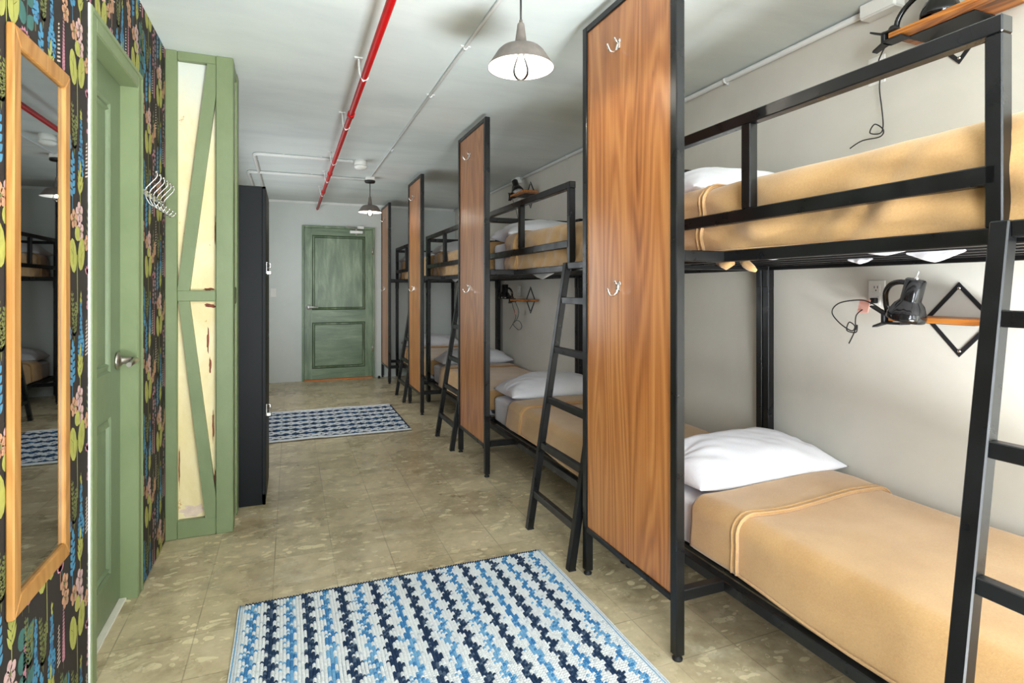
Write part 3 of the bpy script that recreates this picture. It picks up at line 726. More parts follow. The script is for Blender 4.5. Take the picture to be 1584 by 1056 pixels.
# ------------------------------------------------------------------ rugs
def rug(name, label, x0, x1, y0, y1, cw, cl, rib_axis, P, Q, seed, curl=0, lattice=False, sel=.022):
    """ribs run along rib_axis; cw = rib width, cl = knot length"""
    rr = random.Random(seed); t = thing(name, label, 'rug', ((x0+x1)/2, (y0+y1)/2, 0), 'woven blue and white rugs')
    mb = MB()
    for k in ('y_white', 'y_grey', 'y_navy', 'y_slate', 'y_mid', 'y_light'): mb.mat(k)
    along_y = rib_axis == 'y'
    U0, U1, V0, V1 = (x0, x1, y0, y1) if along_y else (y0, y1, x0, x1)
    nu = int((U1-U0-2*sel)/cw); nv = int((V1-V0)/cl); cw = (U1-U0-2*sel)/nu; cl = (V1-V0)/nv
    def ht(u, v):
        w = .003*noise.noise((u*5+seed, v*5, 0)) + .010
        return w
    tri = lambda x: abs((x/Q) % 1 - .5)*2     # 1 at rows, 0 between
    def XY(u, v): 
        wob = .004*noise.noise((v*4, seed*3.1, 0))
        return (u+wob, v) if along_y else (v, u+wob)
    BASE, TOP = {}, {}
    def yarn(u, v):
        if lattice:
            rnd = rr.random(); tz = abs(((v/Q) % 1)-.5)*2; a = (u/P) % 1
            d = min(abs(((a-.25-.5*tz+.5) % 1)-.5), abs(((a+.25+.5*tz+.5) % 1)-.5))
            if d < .13: return 'white' if rnd > .1 else 'grey'
            if d < .2: return 'slate' if rnd > .5 else 'grey'
            return 'navy' if rnd > .25 else ('slate' if rnd > .1 else 'mid')
        k = math.floor((u-U0-.02)/P); a = (u-U0-.02)-k*P - P/2; rnd = rr.random()
        vv = abs(((v/Q) % 1)-.5)*Q                       # distance to the row of blossoms
        c = 1-2*vv/Q
        half = .029-.021*(2*vv/Q)
        tone = ('mid', 'light') if noise.noise((u*3, v*2, seed)) > -.1 else ('light', 'mid')
        if abs(a) < half: return 'white' if rnd > .04 else 'grey'
        if a > 0:
            if a < .035+.028*c: return 'navy' if rnd > .22 else 'slate'
        elif a > -.031-.022*c: return tone[0] if rnd > .22 else tone[1]
        return 'white' if rnd > .10 else ('light' if a < 0 else 'grey')
    for i in range(nu):
        for j in range(nv):
            u = U0+sel+i*cw; v = V0+j*cl
            y = yarn(u+cw/2, v+cl/2)
            if j < 1 or j >= nv-1: y = 'navy'
            mb.mat('y_'+y)
            h0 = ht(u, v); c = [(u, v), (u+cw, v), (u+cw, v+cl), (u, v+cl)]
            vs = [mb.bm.verts.new((*XY(*q), ht(*q)-.004)) for q in c]
            ce = [(u+cw*.3, v+cl*.18), (u+cw*.7, v+cl*.18), (u+cw*.7, v+cl*.82), (u+cw*.3, v+cl*.82)]
            ct = [mb.bm.verts.new((*XY(*q), ht(*q)+.0015+rr.uniform(-.0008, .0008))) for q in ce]
            flip = not along_y
            for k in range(4):
                f = [vs[k], vs[(k+1) % 4], ct[(k+1) % 4], ct[k]]
                mb.face(f[::-1] if flip else f, True)
            mb.face(ct[::-1] if flip else ct, True)
    # underside/edge skirt
    mb.mat('y_navy')
    ring = []
    mb.box(min(XY(U0+sel, V0)[0], XY(U1-sel, V1)[0]), max(XY(U0+sel, V0)[0], XY(U1-sel, V1)[0]), min(XY(U0+sel, V0)[1], XY(U1-sel, V1)[1]), max(XY(U0+sel, V0)[1], XY(U1-sel, V1)[1]), .001, .005)
    mb.build('woven_field', parent=t, recalc=False)
    for e, (ua, ub) in enumerate(((U0, U0+sel), (U1-sel, U1))):
        sb = MB(); nstr = 5
        for k in ('y_white', 'y_light', 'y_grey'): sb.mat(k)
        nn = 60
        for s_ in range(nstr):
            sb.mat('y_white' if lattice else ('y_white', 'y_light', 'y_white', 'y_grey', 'y_white')[s_])
            pts_ = []
            for k in range(nn+1):
                v = V0+(V1-V0)*k/nn; u = ua+(ub-ua)*(s_+.5)/nstr
                pts_.append(Vector((*XY(u, v), (.006 if sel < .03 else .010)+.005*max(0, noise.noise((v*3, seed, e)))*curl)))
            sb.tube(pts_, (ub-ua)/nstr*.62, 6)
        sb.build('selvage', parent=t, recalc=True)['label'] = 'white corded edge'
    return t
rug('rug', 'blue and white woven rug lying nearest on the floor, before the first screen', -.188, 1.112, .62, 2.42, .0115, .0105, 'y', .131, .075, 3, 1)
rug('rug', 'blue and white woven rug lying farther back beside the locker', -.46, .995, 4.90, 6.07, .0125, .012, 'x', .165, .16, 5, 2, True, .04)

# ------------------------------------------------------------------ bunk beds
XA, XI = 1.40, 2.262           # aisle rail outer face, wall-side post outer face
XP = 1.2135                    # centre plane of the screens
def steel(name, parent, *boxes, bevel=.003, label=None):
    mb = MB()
    for bx in boxes: mb.box(*bx, bevel)
    o = mb.build(name, 'steel', parent)
    if label: o['label'] = label
    return o
def make_bunk(y1):
    """y1 = head end; the foot is toward the camera"""
    y0 = y1-PITCH+.006
    t = thing('bunk_bed', '', 'bunk bed', ((XA+XI)/2, (y0+y1)/2, 0), 'black steel bunk beds along the wall')
    s = .038
    for (xa, xb) in ((XA, XA+s), (XI-s, XI)):
        for (ya, yb) in ((y1-s, y1), (y0, y0+s)):
            mb = MB(); mb.box(xa, xb, ya, yb, .012, 1.836, .003); mb.box(xa-.004, xb+.004, ya+.004, yb-.004, 1.26, 1.385, .002); p = mb.build('post', 'steel', t)
            mb = MB(); cx_, cy_ = (xa+xb)/2, (ya+yb)/2; mb.lathe([(0, 0), (.017, 0), (.018, .004), (.016, .014), (0, .014)], (cx_, cy_, 0), (0, 0, 1), 14); mb.build('foot', 'foot', p)
    for z0_, z1_, nm in ((.198, .236, 'lower_base'), (1.345, 1.382, 'upper_base')):
        mb = MB()
        mb.box(XA, XA+.035, y0+s, y1-s, z0_, z1_, .003); mb.box(XI-.035, XI, y0+s, y1-s, z0_, z1_, .003)
        mb.box(XA+s, XI-s, y1-.036, y1-.002, z0_, z1_, .003); mb.box(XA+s, XI-s, y0+.002, y0+.036, z0_, z1_, .003)
        bs = mb.build(nm, 'steel', t)
        for k in range(6):
            x = XA+.085+k*(XI-XA-.17)/5
            mb = MB(); mb.box(x-.014, x+.014, y0+.036, y1-.036, z0_+.015, z0_+.029, .002); mb.build('slat', 'steel', bs)
    # guard on the aisle side, open at the foot for the ladder
    yg = y1-1.43
    g = steel('guard_rail', t, (XA, XA+s, yg-.012, y1-s, 1.797, 1.836), (XA, XA+.035, yg, y1-s, 1.476, 1.518), (XA, XA+.036, yg-.012, yg+.022, 1.382, 1.797), (XA, XA+.034, y1-.745, y1-.705, 1.518, 1.797))
    steel('end_rail', t, (XA+s, XI-s, y1-.036, y1-.004, 1.775, 1.81)); steel('end_rail', t, (XA+s, XI-s, y0+.004, y0+.036, 1.775, 1.81))
    steel('wall_rail', t, (XI-.034, XI-.002, y0+s, y1-s, 1.66, 1.695))
    # screen at the head, set out into the aisle
    ps = thing_child('privacy_screen', t, (XP, y1-.306, 0))
    q = .0175; ya, yb = y1-.630+.0, y1-.018
    for yy in (y1-.613, y1-.003):
        mb = MB(); mb.box(XP-q, XP+q, yy-q, yy+q, .018, 2.395, .003); mb.build('post', 'steel', ps)
        mb = MB(); mb.lathe([(0, 0), (.017, 0), (.018, .006), (.010, .012), (.010, .020), (0, .020)], (XP, yy, 0), (0, 0, 1), 14); mb.build('foot', 'foot', ps)
    steel('frame_rail', ps, (XP-q, XP+q, y1-.613+q, y1-.003-q, 2.366, 2.395)); steel('frame_rail', ps, (XP-q, XP+q, y1-.613+q, y1-.003-q, .190, .214))
    mb = MB(); mb.box(XP-.010, XP+.008, y1-.613+q-.002, y1-.003-q+.002, .212, 2.368); mb.build('board', 'panel', ps)['label'] = 'varnished reddish wood board'
    for hz in (2.205, 1.25):
        yh = y1-.272; xh = XP-.010; mb = MB()
        mb.lathe([(.0, 0), (.011, 0), (.011, .003), (.0, .005)], (xh, yh, hz+.022), (-1, 0, 0), 14); mb.box(xh-.005, xh, yh-.009, yh+.009, hz-.01, hz+.024, .002)
        mb.tube([(xh-.004, yh, hz+.018), (xh-.008, yh, hz+.002), (xh-.014, yh, hz-.016), (xh-.028, yh, hz-.026), (xh-.044, yh, hz-.022), (xh-.052, yh, hz-.006), (xh-.054, yh, hz+.004)], [.006, .006, .0055, .005, .005, .0045, .0045], 10)
        mb.tube([(xh-.004, yh, hz+.012), (xh-.016, yh, hz+.022), (xh-.022, yh, hz+.034)], .004, 8)
        mb.build('hook', 'chrome', ps)['label'] = 'chrome coat hook'
    for zz in ((.198, .236), (1.345, 1.382)):
        steel('screen_bracket', t, (XP+q, XA+.004, y1-.628, y1-.594, *zz)); steel('screen_bracket', t, (XP+q, XA+.004, y1-.036, y1-.004, *zz))
    # ladder
    ld = thing_child('ladder', t, (1.16, y0+.27, 0))
    yn, yf = y1-1.915, y1-1.455
    xb_, xt_, zt = 1.157, 1.379, 1.392
    at = lambda z: xb_+(xt_-xb_)*z/zt
    for y in (yn, yf):
        mb = MB(); mb.bar((xb_, y, .004), (xt_, y, zt), .036, .034, (1, 0, 0), .003, 'z'); mb.build('rail', 'steel', ld)
        mb = MB(); mb.box(xb_-.016, xb_+.02, y-.017, y+.017, 0, .007, .001); mb.build('foot', 'foot', ld)
    for z in (1.19, .93, .667, .432, .182):
        mb = MB(); mb.box(at(z)-.013, at(z)+.015, yn+.017, yf-.017, z-.017, z+.017, .002); mb.build('rung', 'steel', ld)
    mb = MB(); mb.box(xt_-.012, xt_+.022, yn+.017, yf-.017, zt-.036, zt-.001, .003); mb.build('top_bar', 'steel', ld)
    return t
def thing_child(name, parent, loc):
    o = bpy.data.objects.new(name, None); col.objects.link(o); o.parent = parent
    o.location = Vector(loc)-worldloc(parent); o.empty_display_size = .05
    return o
proto = make_bunk(BED0)
ORD = ['nearest', 'second', 'third', 'farthest']
SPOT = ['nearest bunk, cut by the right edge', 'second bunk, seen between the two nearest screens', 'third bunk, beyond the second screen', 'farthest bunk, beside the end wall']
bunks = []
for k in range(4):
    o = proto if k == 0 else copy_tree(proto)
    if k: o.location.y = proto.location.y + k*PITCH
    bunks.append(o)
for o, lb in zip(bunks, ['nearest black steel bunk bed, with the largest wooden screen and ladder at the right edge',
                         'black steel bunk bed second from the camera, its ladder before the largest screen',
                         'black steel bunk bed third from the camera, its ladder before the second screen',
                         'black steel bunk bed farthest from the camera, next to the end wall']): o['label'] = lb

# ------------------------------------------------------------------ bedding
def sst(a, b_, x): t = max(0, min(1, (x-a)/(b_-a))); return t*t*(3-2*t)
def mattress(y1, zb, label, tufts, HH=.192):
    y0 = y1-PITCH+.006
    xa, xb, ya, yb, H = XA+.066, XI-.045, y0+.075, y1-.045, HH
    t = thing('mattress', label, 'mattress', ((xa+xb)/2, (ya+yb)/2, zb), 'mattresses under white sheets')
    mb = MB()
    def prof(u, v):
        # rounded slab as a wrapped superellipse
        a = (u*2-1)*PI; 
        ce, se = math.cos(a), math.sin(a); e = .18
        X = math.copysign(abs(ce)**e, ce); Z = math.copysign(abs(se)**e, se)
        s_ = v*2-1; Y = math.copysign(1-(1-abs(s_))**1.0, s_); k = (1-abs(s_)**26)**.12 if abs(s_) < 1 else 0
        wr = .004*noise.noise((X*3, Y*14+y1, Z*2)) + .003*noise.noise((X*9, Y*30+y1, Z*9))
        return ((xa+xb)/2+X*((xb-xa)/2*(.94+.06*k)+wr), (ya+yb)/2+Y*(yb-ya)/2, zb+H/2+Z*((H/2)*(.8+.2*k)+wr*.4))
    mb.grid(prof, 64, 90)
    bmesh.ops.remove_doubles(mb.bm, verts=mb.bm.verts, dist=.0004)
    mb.build('sheet', 'linen', t)
    for (x, y, z, rx, ry, rz) in tufts:
        tb = MB()
        def droop(u, v):
            s_ = v*2-1; d = rz*(max(0, 1-abs(s_)**1.25)); a = u*2*PI; fold = .35*math.sin(s_*7+x*9)
            return (x+rx*(math.cos(a)*(.55+.45*(1-abs(s_)))+fold*.5), y+ry*s_*(1-.0*d), z+.006-(d+.006)*(.5-.5*math.sin(a)))
        tb.grid(droop, 16, 22)
        tb.build('sheet_fold', 'linen', t)
    return t
def blanket(y1, zb, ystart, zhem, label, seed, crumple=0.0, rise=.222):
    """folded over near the pillow; drapes down the aisle side"""
    y0 = y1-PITCH+.05; xa, xw = XA+.036, XI-.03; zt = zb+rise; r = .055
    yf = ystart-.235
    t = thing('blanket', label, 'blanket', ((xa+xw)/2, (y0+ystart)/2, zb), 'tan fleece blankets')
    def sect(s, y, lift, zlow):
        """s in 0..1 from the aisle hem over the edge to the wall"""
        zl = zlow
        L1 = zt-r-zl; L2 = r*PI/2; L3 = (xw-xa-2*r); L4 = L2+.06; d = s*(L1+L2+L3+L4)
        if d < L1: x, z, nx, nz = xa, zl+d, -1, 0
        elif d < L1+L2:
            a = (d-L1)/r; x, z, nx, nz = xa+r-r*math.cos(a), zt-r+r*math.sin(a), -math.cos(a), math.sin(a)
        elif d < L1+L2+L3: x, z, nx, nz = xa+r+(d-L1-L2), zt, 0, 1
        elif d < L1+L2+L3+L2:
            a = (d-L1-L2-L3)/r; x, z, nx, nz = xw-r+r*math.sin(a), zt-r+r*math.cos(a), math.sin(a), math.cos(a)
        else: x, z, nx, nz = xw, zt-r-(d-L1-L2-L3-L2), 1, 0
        side = 1-sst(L1*.6, L1+L2*1.3, d)
        w = .010*noise.noise((x*2.2, y*2.2+seed, z*2.2)) + .004*noise.noise((x*6+seed, y*5, z*6))
        if crumple:
            f1 = noise.noise((y*7+z*5, seed*1.7, z*2)); w += crumple*side*(abs(f1)*.030-.008)
            w += crumple*side*.006*math.sin((z-y*.35)*46+3*noise.noise((y*4, seed, 0)))
        w += side*(.010*math.sin(y*6.3+seed)+.014*(1-sst(0, L1, d)))*.6
        # slump over the top edge
        if nz > .5: w -= .012*max(0, noise.noise((x*1.3+seed, y*1.3, 0)))
        return Vector((x+nx*(w+lift), y, z+nz*(w+lift)))
    hv = .3 if crumple else 1
    def hem(y): return zhem+hv*(.012*math.sin(y*3.1+seed)+.014*noise.noise((y*2.3, seed, 1)))
    mb = MB()
    def cover(u, v):
        if v < .07:
            p = sect(u, y0+.001, 0, hem(y0)); zf = zhem+.03+(zt-zhem-.03)*sst(0, 1, v/.07)
            p.z = min(p.z, max(zf, hem(y0))); p.y = y0-.012*math.sin(v/.07*PI); return p
        y = y0+(ystart-y0)*(v-.07)/.93; return sect(u, y, 0, hem(y))
    mb.grid(cover, 70, 140)
    bodyo = mb.build('cover', 'blanket', t)
    so = bodyo.modifiers.new('thickness', 'SOLIDIFY'); so.thickness = .009; so.offset = -1
    # turned-down flap
    def slant(u): return yf + .03*(u-.25) + .008*math.sin(u*9+seed)
    mb = MB()
    def flap(u, v):
        y = slant(u)+(ystart+.006-slant(u))*v
        return sect(u, y, .011+.004*math.sin(v*PI), hem(y)+.006)
    mb.grid(flap, 70, 22)
    fo = mb.build('turned_flap', 'blanket', t)
    so = fo.modifiers.new('thickness', 'SOLIDIFY'); so.thickness = .010; so.offset = -1
    for off in (.0, .022):
        mb = MB(); mb.tube([sect(u/60, slant(u/60)+off, .013, hem(slant(u/60))+.006) for u in range(0, 61)], .0042, 8)
        mb.build('hem', 'hem', t)['label'] = 'raised pale hem of the fold'
    # stitched lower edge
    mb = MB(); mb.tube([sect(.004, y0+(ystart-.01-y0)*k/80, .003, hem(y0+(ystart-.01-y0)*k/80)) for k in range(81)], .0045, 8)
    mb.build('hem', 'hem', t)
    return t
def pillow(y1, zb, label, seed, dx=0, dz=0, a=.405, b_=.205, H=.165):
    cx_, cy_ = 1.872+dx, y1-.228
    t = thing('pillow', label, 'pillow', (cx_, cy_, zb), 'white pillows')
    def surf(sgn):
        def fn(u, v):
            U, V = u*2-1, v*2-1
            X = a*U*(1-.05*(1-V*V)*abs(U)); Y = b_*V*(1-.07*(1-U*U)*abs(V))
            e = max(0, (1-abs(U)**2.6))**.55*max(0, (1-abs(V)**2.4))**.6
            wr = .010*noise.noise((U*2.1+seed, V*2.6, seed)) + .006*noise.noise((U*5+V*3+seed, V*2-U, 2.0))
            # creases running out of the corners
            cr = 0
            for su in (-1, 1):
                d_ = (U-su)*.9; ang = math.atan2(V, max(.05, abs(d_)))
                cr += .006*math.sin(ang*9+seed)*math.exp(-3*abs(U-su))
            if sgn > 0: z = .045+H*e*(.78)+ (wr+cr)*min(1, e*2.5)
            else: z = .045-.040*min(1, e*1.8)
            z += .016*(V+.0)*e*sgn*(1 if sgn > 0 else 0)
            return (cx_+X, cy_+Y, zb+z)
        return fn
    mb = MB(); mb.grid(surf(1), 64, 44); mb.grid(surf(-1), 64, 44)
    bmesh.ops.remove_doubles(mb.bm, verts=mb.bm.verts, dist=.0006)
    o = mb.build('pillowcase', 'linen', t)
    return t
ZL, ZU = .228, 1.376
for k in range(4):
    y1 = BED0+k*PITCH; od = ORD[k]
    wh = ['the nearest bunk', 'the second bunk from the camera', 'the third bunk from the camera', 'the farthest bunk'][k]
    tu = []
    if k == 0: tu = [(1.70, 1.024, 1.352, .012, .075, .026), (1.65, 1.13, 1.362, .012, .07, .012), (1.60, 1.50, 1.364, .012, .08, .010), (1.95, 1.43, 1.356, .012, .045, .014)]
    if k == 1: tu = [(1.55, 3.35, 1.35, .012, .16, .035)]
    if k == 2: tu = [(1.55, 5.45, 1.35, .012, .12, .03)]
    mattress(y1, ZL, 'white sheeted mattress on the lower berth of '+wh, [])
    mattress(y1, ZU, 'white sheeted mattress on the upper berth of '+wh, tu, .222)
    st = [1.724, 1.70, 1.66, 1.74][k]-BED0
    blanket(y1, ZL, y1+st, .258, 'tan folded-down blanket on the lower berth of '+wh, 1.3+k*2.1)
    su = [1.90, 1.76, 1.93, 1.93][k]-BED0
    bu = blanket(y1, ZU, y1+su, 1.376, 'tan tucked-in blanket on the upper berth of '+wh, 9.1+k*3.3, 1.0, .258)
    pillow(y1, ZL+.200, 'white pillow on the lower berth of '+wh, .7+k*1.9)
    pillow(y1, ZU+.228, 'white pillow on the upper berth of '+wh, 5.2+k*1.3, -.03)
    if k == 0:
        mb = MB()
        mb.tube([(1.452, 1.49, 1.35), (1.452, 1.475, 1.335), (1.45, 1.45, 1.322), (1.45, 1.432, 1.312)], [.014, .016, .013, .006], 8)
        mb.tube([(1.452, 1.60, 1.352), (1.452, 1.57, 1.334), (1.452, 1.54, 1.345)], [.02, .016, .012], 8)
        mb.build('tucked_corner', 'blanket', bu)

# ------------------------------------------------------------------ wall shelves, reading lamps, outlets (nearest bunk and third bunk)
def shelf(dy, zc_, label):
    ya, yb = 1.085+dy, 1.440+dy; xf = 2.115; yd = 1.292+dy
    t = thing('wall_shelf', label, 'shelf', (XW, (ya+yb)/2, zc_), 'small wooden shelves on diamond brackets')
    mb = MB(); mb.box(xf, XW-.006, ya, yb, zc_-.010, zc_+.010, .002); mb.build('board', 'shelf', t)
    mb = MB(); hw, hh = .118, .138; c_ = [(yd+hw, zc_), (yd, zc_+hh), (yd-hw, zc_), (yd, zc_-hh)]
    for (p, q) in zip(c_, c_[1:]+c_[:1]):
        ins = .155
        ip = (yd+(p[0]-yd)*(1-ins), zc_+(p[1]-zc_)*(1-ins)); iq = (yd+(q[0]-yd)*(1-ins), zc_+(q[1]-zc_)*(1-ins))
        mb.hexa([(XW, *p), (XW, *q), (XW, *iq), (XW, *ip), (XW-.004, *p), (XW-.004, *q), (XW-.004, *iq), (XW-.004, *ip)])
    mb.box(XW-.118, XW, yd-hw+.004, yd+hw-.004, zc_-.0145, zc_-.0101, .0008)
    br = mb.build('bracket', 'bracket', t)
    mb = MB()
    for z in (zc_+hh-.022, zc_-hh+.022): mb.lathe([(0, .003), (.004, .0025), (.006, 0)], (XW-.004, yd, z), (-1, 0, 0), 10)
    mb.build('screw', 'chrome', br)
    return t
def outlet(dy, zc_, label):
    y = 1.60+dy
    t = thing('power_outlet', label, 'outlet', (XW, y, zc_), 'power outlets beside the shelves')
    mb = MB(); mb.box(XW-.006, XW, y-.036, y+.036, zc_-.058, zc_+.058, .002); pl_ = mb.build('plate', 'plastic', t)
    for s in (-1, 1):
        mb = MB(); mb.mat('plastic'); mb.box(XW-.009, XW-.006, y-.017, y+.017, zc_+s*.026-.018, zc_+s*.026+.018, .003)
        mb.mat('foot')
        for q in (-.007, .007): mb.box(XW-.0095, XW-.0088, y+q-.0013, y+q+.0013, zc_+s*.026-.001, zc_+s*.026+.009)
        mb.lathe([(0, .0005), (.0028, .0005), (.0028, 0)], (XW-.009, y, zc_+s*.026-.009), (-1, 0, 0), 8)
        mb.build('socket', parent=t)
    return t
def catmull(ps, n_=8):
    ps = [Vector(p) for p in ps]; out = []
    for i in range(len(ps)-1):
        p0, p1, p2, p3 = ps[max(i-1, 0)], ps[i], ps[i+1], ps[min(i+2, len(ps)-1)]
        for k in range(n_):
            t = k/n_; out.append(.5*((2*p1)+(-p0+p2)*t+(2*p0-5*p1+4*p2-p3)*t*t+(-p0+3*p1-3*p2+p3)*t**3))
    out.append(ps[-1]); return out
def reading_lamp(dy, zc_, label, neck, head, axis, cords, plug=None, tagp=None):
    """clamped on the far end of the shelf; neck = points from the clamp, head = centre of the flared mouth, axis = toward the back of the head"""
    yc = 1.432+dy
    t = thing('reading_lamp', label, 'reading lamp', (2.14, yc, zc_), 'black clip-on reading lamps')
    mb = MB()
    mb.box(2.105, 2.165, yc-.03, yc+.03, zc_+.0105, zc_+.018, .002); mb.box(2.105, 2.165, yc-.045, yc+.03, zc_-.022, zc_-.0145, .002)
    mb.box(2.11, 2.16, yc+.018, yc+.034, zc_-.022, zc_+.022, .003)
    mb.hexa([(2.115, yc+.03, zc_+.012), (2.155, yc+.03, zc_+.012), (2.15, yc+.085, zc_+.042), (2.12, yc+.085, zc_+.042), (2.115, yc+.03, zc_+.02), (2.155, yc+.03, zc_+.02), (2.15, yc+.082, zc_+.048), (2.12, yc+.082, zc_+.048)], .001)
    mb.hexa([(2.115, yc+.03, zc_-.022), (2.155, yc+.03, zc_-.022), (2.15, yc+.075, zc_-.038), (2.12, yc+.075, zc_-.038), (2.115, yc+.03, zc_-.013), (2.155, yc+.03, zc_-.013), (2.15, yc+.072, zc_-.030), (2.12, yc+.072, zc_-.030)], .001)
    mb.lathe([(.017, 0), (.017, .012), (.012, .02), (0, .02)], (2.135, yc, zc_+.017), (0, 0, 1), 16)
    mb.build('clamp', 'bracket', t)
    mb = MB(); pts_ = catmull(neck, 10)
    mb.tube(pts_, [.0095+.0007*(i % 2) for i in range(len(pts_))], 12); mb.build('gooseneck', 'lampblk', t)
    ax = Vector(axis).normalized()
    mb = MB(); fl_ = [0, 0, 0, 0, .02, .032, .018, 0, 0, 0, 0, 0, 12]
    mb.lathe([(0, .150), (.028, .150), (.032, .146), (.0325, .075), (.034, .070), (.046, .055), (.056, .034), (.0615, .018), (.0615, .004), (.059, 0), (.056, .004), (.05, .03)], head, ax, 48, flute=fl_)
    sh = mb.build('lamp_shade', 'lampblk', t)
    mb = MB(); mb.lathe([(.05, .030), (.028, .07), (.026, .14), (0, .142)], head, ax, 24); mb.build('shade_lining', 'enamel', sh)
    hp = Vector(head)
    mb = MB(); mb.lathe([(.007, .150), (.007, .158), (.003, .16), (.0028, .176), (.0035, .180), (0, .182)], head, ax, 10); mb.build('switch', 'chrome', sh)['label'] = 'small metal switch'
    mb = MB()
    for c_ in cords: mb.tube(catmull(c_, 8), .0026, 6)
    mb.build('cord', 'cordblk', t)
    if plug: 
        mb = MB(); mb.box(plug[0]-.022, plug[0]+.0, plug[1]-.012, plug[1]+.012, plug[2]-.011, plug[2]+.011, .003); mb.build('plug', 'foot', t)
    if tagp:
        mb = MB(); p = Vector(tagp); mb.hexa([(p.x, p.y-.018, p.z-.028), (p.x+.004, p.y-.018, p.z-.028), (p.x+.004, p.y+.03, p.z-.03), (p.x, p.y+.03, p.z-.03), (p.x, p.y-.03, p.z+.026), (p.x+.004, p.y-.03, p.z+.026), (p.x+.004, p.y+.016, p.z+.028), (p.x, p.y+.016, p.z+.028)], .001)
        mb.build('cord_tag', 'pinktag', t)['label'] = 'salmon paper tag on the cord'
    return t
for k, wh in ((0, 'nearest'), (2, 'third')):
    dy = k*PITCH
    for zc_, lv in ((1.138, 'lower'), (2.215, 'upper')):
        shelf(dy, zc_, 'wooden shelf with black diamond bracket above the %s berth of the %s bunk' % (lv, wh))
        outlet(dy, 1.228 if lv == 'lower' else 2.165, 'white wall outlet above the %s berth of the %s bunk' % (lv, wh))
S = 'black clip-on lamp on the shelf above the %s berth of the %s bunk'
z = 1.138
reading_lamp(0, z, S % ('lower', 'nearest'), [(2.135, 1.452, 1.156), (2.128, 1.456, 1.195), (2.112, 1.446, 1.237), (2.09, 1.412, 1.266), (2.07, 1.365, 1.276), (2.06, 1.315, 1.270)], (2.058, 1.338, 1.140), (-.03, -.27, .96),
    [[(2.135, 1.45, 1.15), (2.16, 1.53, 1.19), (2.18, 1.60, 1.205), (2.19, 1.70, 1.19), (2.19, 1.735, 1.15), (2.19, 1.70, 1.105), (2.19, 1.645, 1.075), (2.19, 1.63, 1.095), (2.19, 1.655, 1.11), (2.19, 1.665, 1.075), (2.19, 1.625, 1.07), (2.19, 1.62, 1.10), (2.195, 1.64, 1.06), (2.195, 1.66, 1.02)],
     [(2.19, 1.625, 1.08), (2.195, 1.627, 1.14), (2.24, 1.615, 1.175), (2.262, 1.60, 1.197)]], (2.275, 1.60, 1.202), (2.222, 1.615, 1.180))
z = 2.215
reading_lamp(0, z, S % ('upper', 'nearest'), [(2.15, 1.432, 2.232), (2.15, 1.425, 2.275), (2.155, 1.395, 2.315), (2.165, 1.345, 2.345), (2.18, 1.30, 2.35)], (2.185, 1.30, 2.236), (.0, -.12, .99),
    [[(2.14, 1.46, 2.20), (2.20, 1.535, 2.17), (2.262, 1.57, 2.15), (2.262, 1.575, 2.08), (2.262, 1.565, 1.99), (2.262, 1.56, 1.92), (2.25, 1.565, 1.89), (2.24, 1.60, 1.90), (2.24, 1.58, 1.93), (2.24, 1.545, 1.90), (2.245, 1.56, 1.875), (2.22, 1.62, 1.87), (2.20, 1.66, 1.845)]], (2.275, 1.585, 2.139))
dy = 2*PITCH; z = 1.138
reading_lamp(dy, z, S % ('lower', 'third'), [(2.135, 1.432+dy, 1.156), (2.13, 1.42+dy, 1.215), (2.115, 1.45+dy, 1.255), (2.10, 1.50+dy, 1.262)], (2.09, 1.53+dy, 1.15), (.02, -.06, .99),
    [[(2.135, 1.45+dy, 1.13), (2.15, 1.44+dy, 1.06), (2.18, 1.44+dy, .97), (2.18, 1.50+dy, .90), (2.18, 1.62+dy, .82)],
     [(2.16, 1.41+dy, 1.12), (2.18, 1.36+dy, 1.02), (2.18, 1.42+dy, .93), (2.18, 1.52+dy, .88), (2.18, 1.36+dy, .83), (2.18, 1.28+dy, .87), (2.18, 1.34+dy, .92), (2.18, 1.46+dy, .92)]], None, (2.17, 1.435+dy, 1.015))
z = 2.215
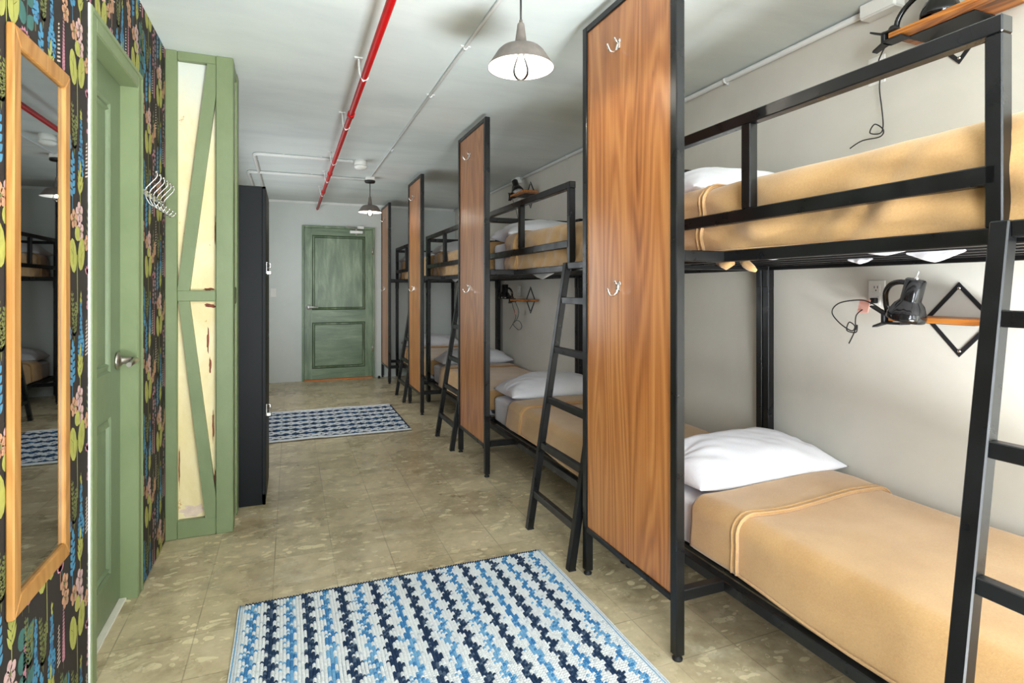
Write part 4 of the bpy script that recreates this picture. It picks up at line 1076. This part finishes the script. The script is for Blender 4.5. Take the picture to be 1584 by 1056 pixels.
reading_lamp(dy, z, S % ('upper', 'third'), [(2.135, 1.432+dy, 2.232), (2.15, 1.46+dy, 2.27), (2.155, 1.45+dy, 2.32), (2.15, 1.43+dy, 2.33)], (2.17, 1.355+dy, 2.245), (-.05, .50, .86),
    [[(2.14, 1.45+dy, 2.20), (2.17, 1.43+dy, 2.10), (2.2, 1.43+dy, 1.98), (2.2, 1.45+dy, 1.90), (2.2, 1.42+dy, 1.87), (2.2, 1.40+dy, 1.92)]], None)

# ------------------------------------------------------------------ light
def area(name, loc, rot, sx, sy, power, color=(1, 1, 1)):
    l = bpy.data.lights.new(name, 'AREA'); l.shape = 'RECTANGLE'; l.size = sx; l.size_y = sy; l.energy = power; l.color = color
    o = bpy.data.objects.new(name, l); col.objects.link(o); o.location = loc; o.rotation_euler = rot; return o
# lamp at the assumed rear window and three added fill lamps
area('assumed_window_daylight', ((WX0+WX1)/2, YR+.03, (WZ0+WZ1)/2), (PI/2, 0, 0), WX1-WX0-.1, WZ1-WZ0-.1, 80, (.92, .98, 1.04))  # area lamp set at the assumed, unseen rear window
area('added_side_fill', (XL+.03, -2.5, 1.3), (0, -PI/2, 0), 1.8, 2.3, 210, (.93, .99, 1.05))  # added lamp at an invented window, brightens bunks and right wall
area('added_far_fill', (XL+.03, 5.9, 1.35), (0, -PI/2, 0), 1.2, 2.7, 23, (.94, .99, 1.03))  # added lamp at an invented window, lifts the far end of the room
area('added_floor_fill', (1.0, -1.0, .03), (PI, 0, 0), 1.05, .9, 370, (.95, 1, 1.04))  # added upward lamp, in place of an assumed sun patch behind the camera
w = bpy.data.worlds.new('World'); scene.world = w; w.use_nodes = True
w.node_tree.nodes['Background'].inputs[0].default_value = (.8, .88, 1, 1); w.node_tree.nodes['Background'].inputs[1].default_value = .6

# ------------------------------------------------------------------ camera
cam = bpy.data.cameras.new('camera'); cam.sensor_width = 36; cam.lens = 860/1584*36; cam.shift_y = -(528-447)/1584; cam.clip_start = .02
co = bpy.data.objects.new('camera', cam); col.objects.link(co); co.location = (0, 0, 1.25)
co.rotation_euler = (PI/2, 0, -math.atan((792-450)/860)); scene.camera = co
scene.view_settings.view_transform = 'Standard'; scene.view_settings.look = 'None'; scene.view_settings.gamma = 1; scene.view_settings.exposure = .2
scene.cycles.diffuse_bounces = 8; scene.cycles.max_bounces = 16
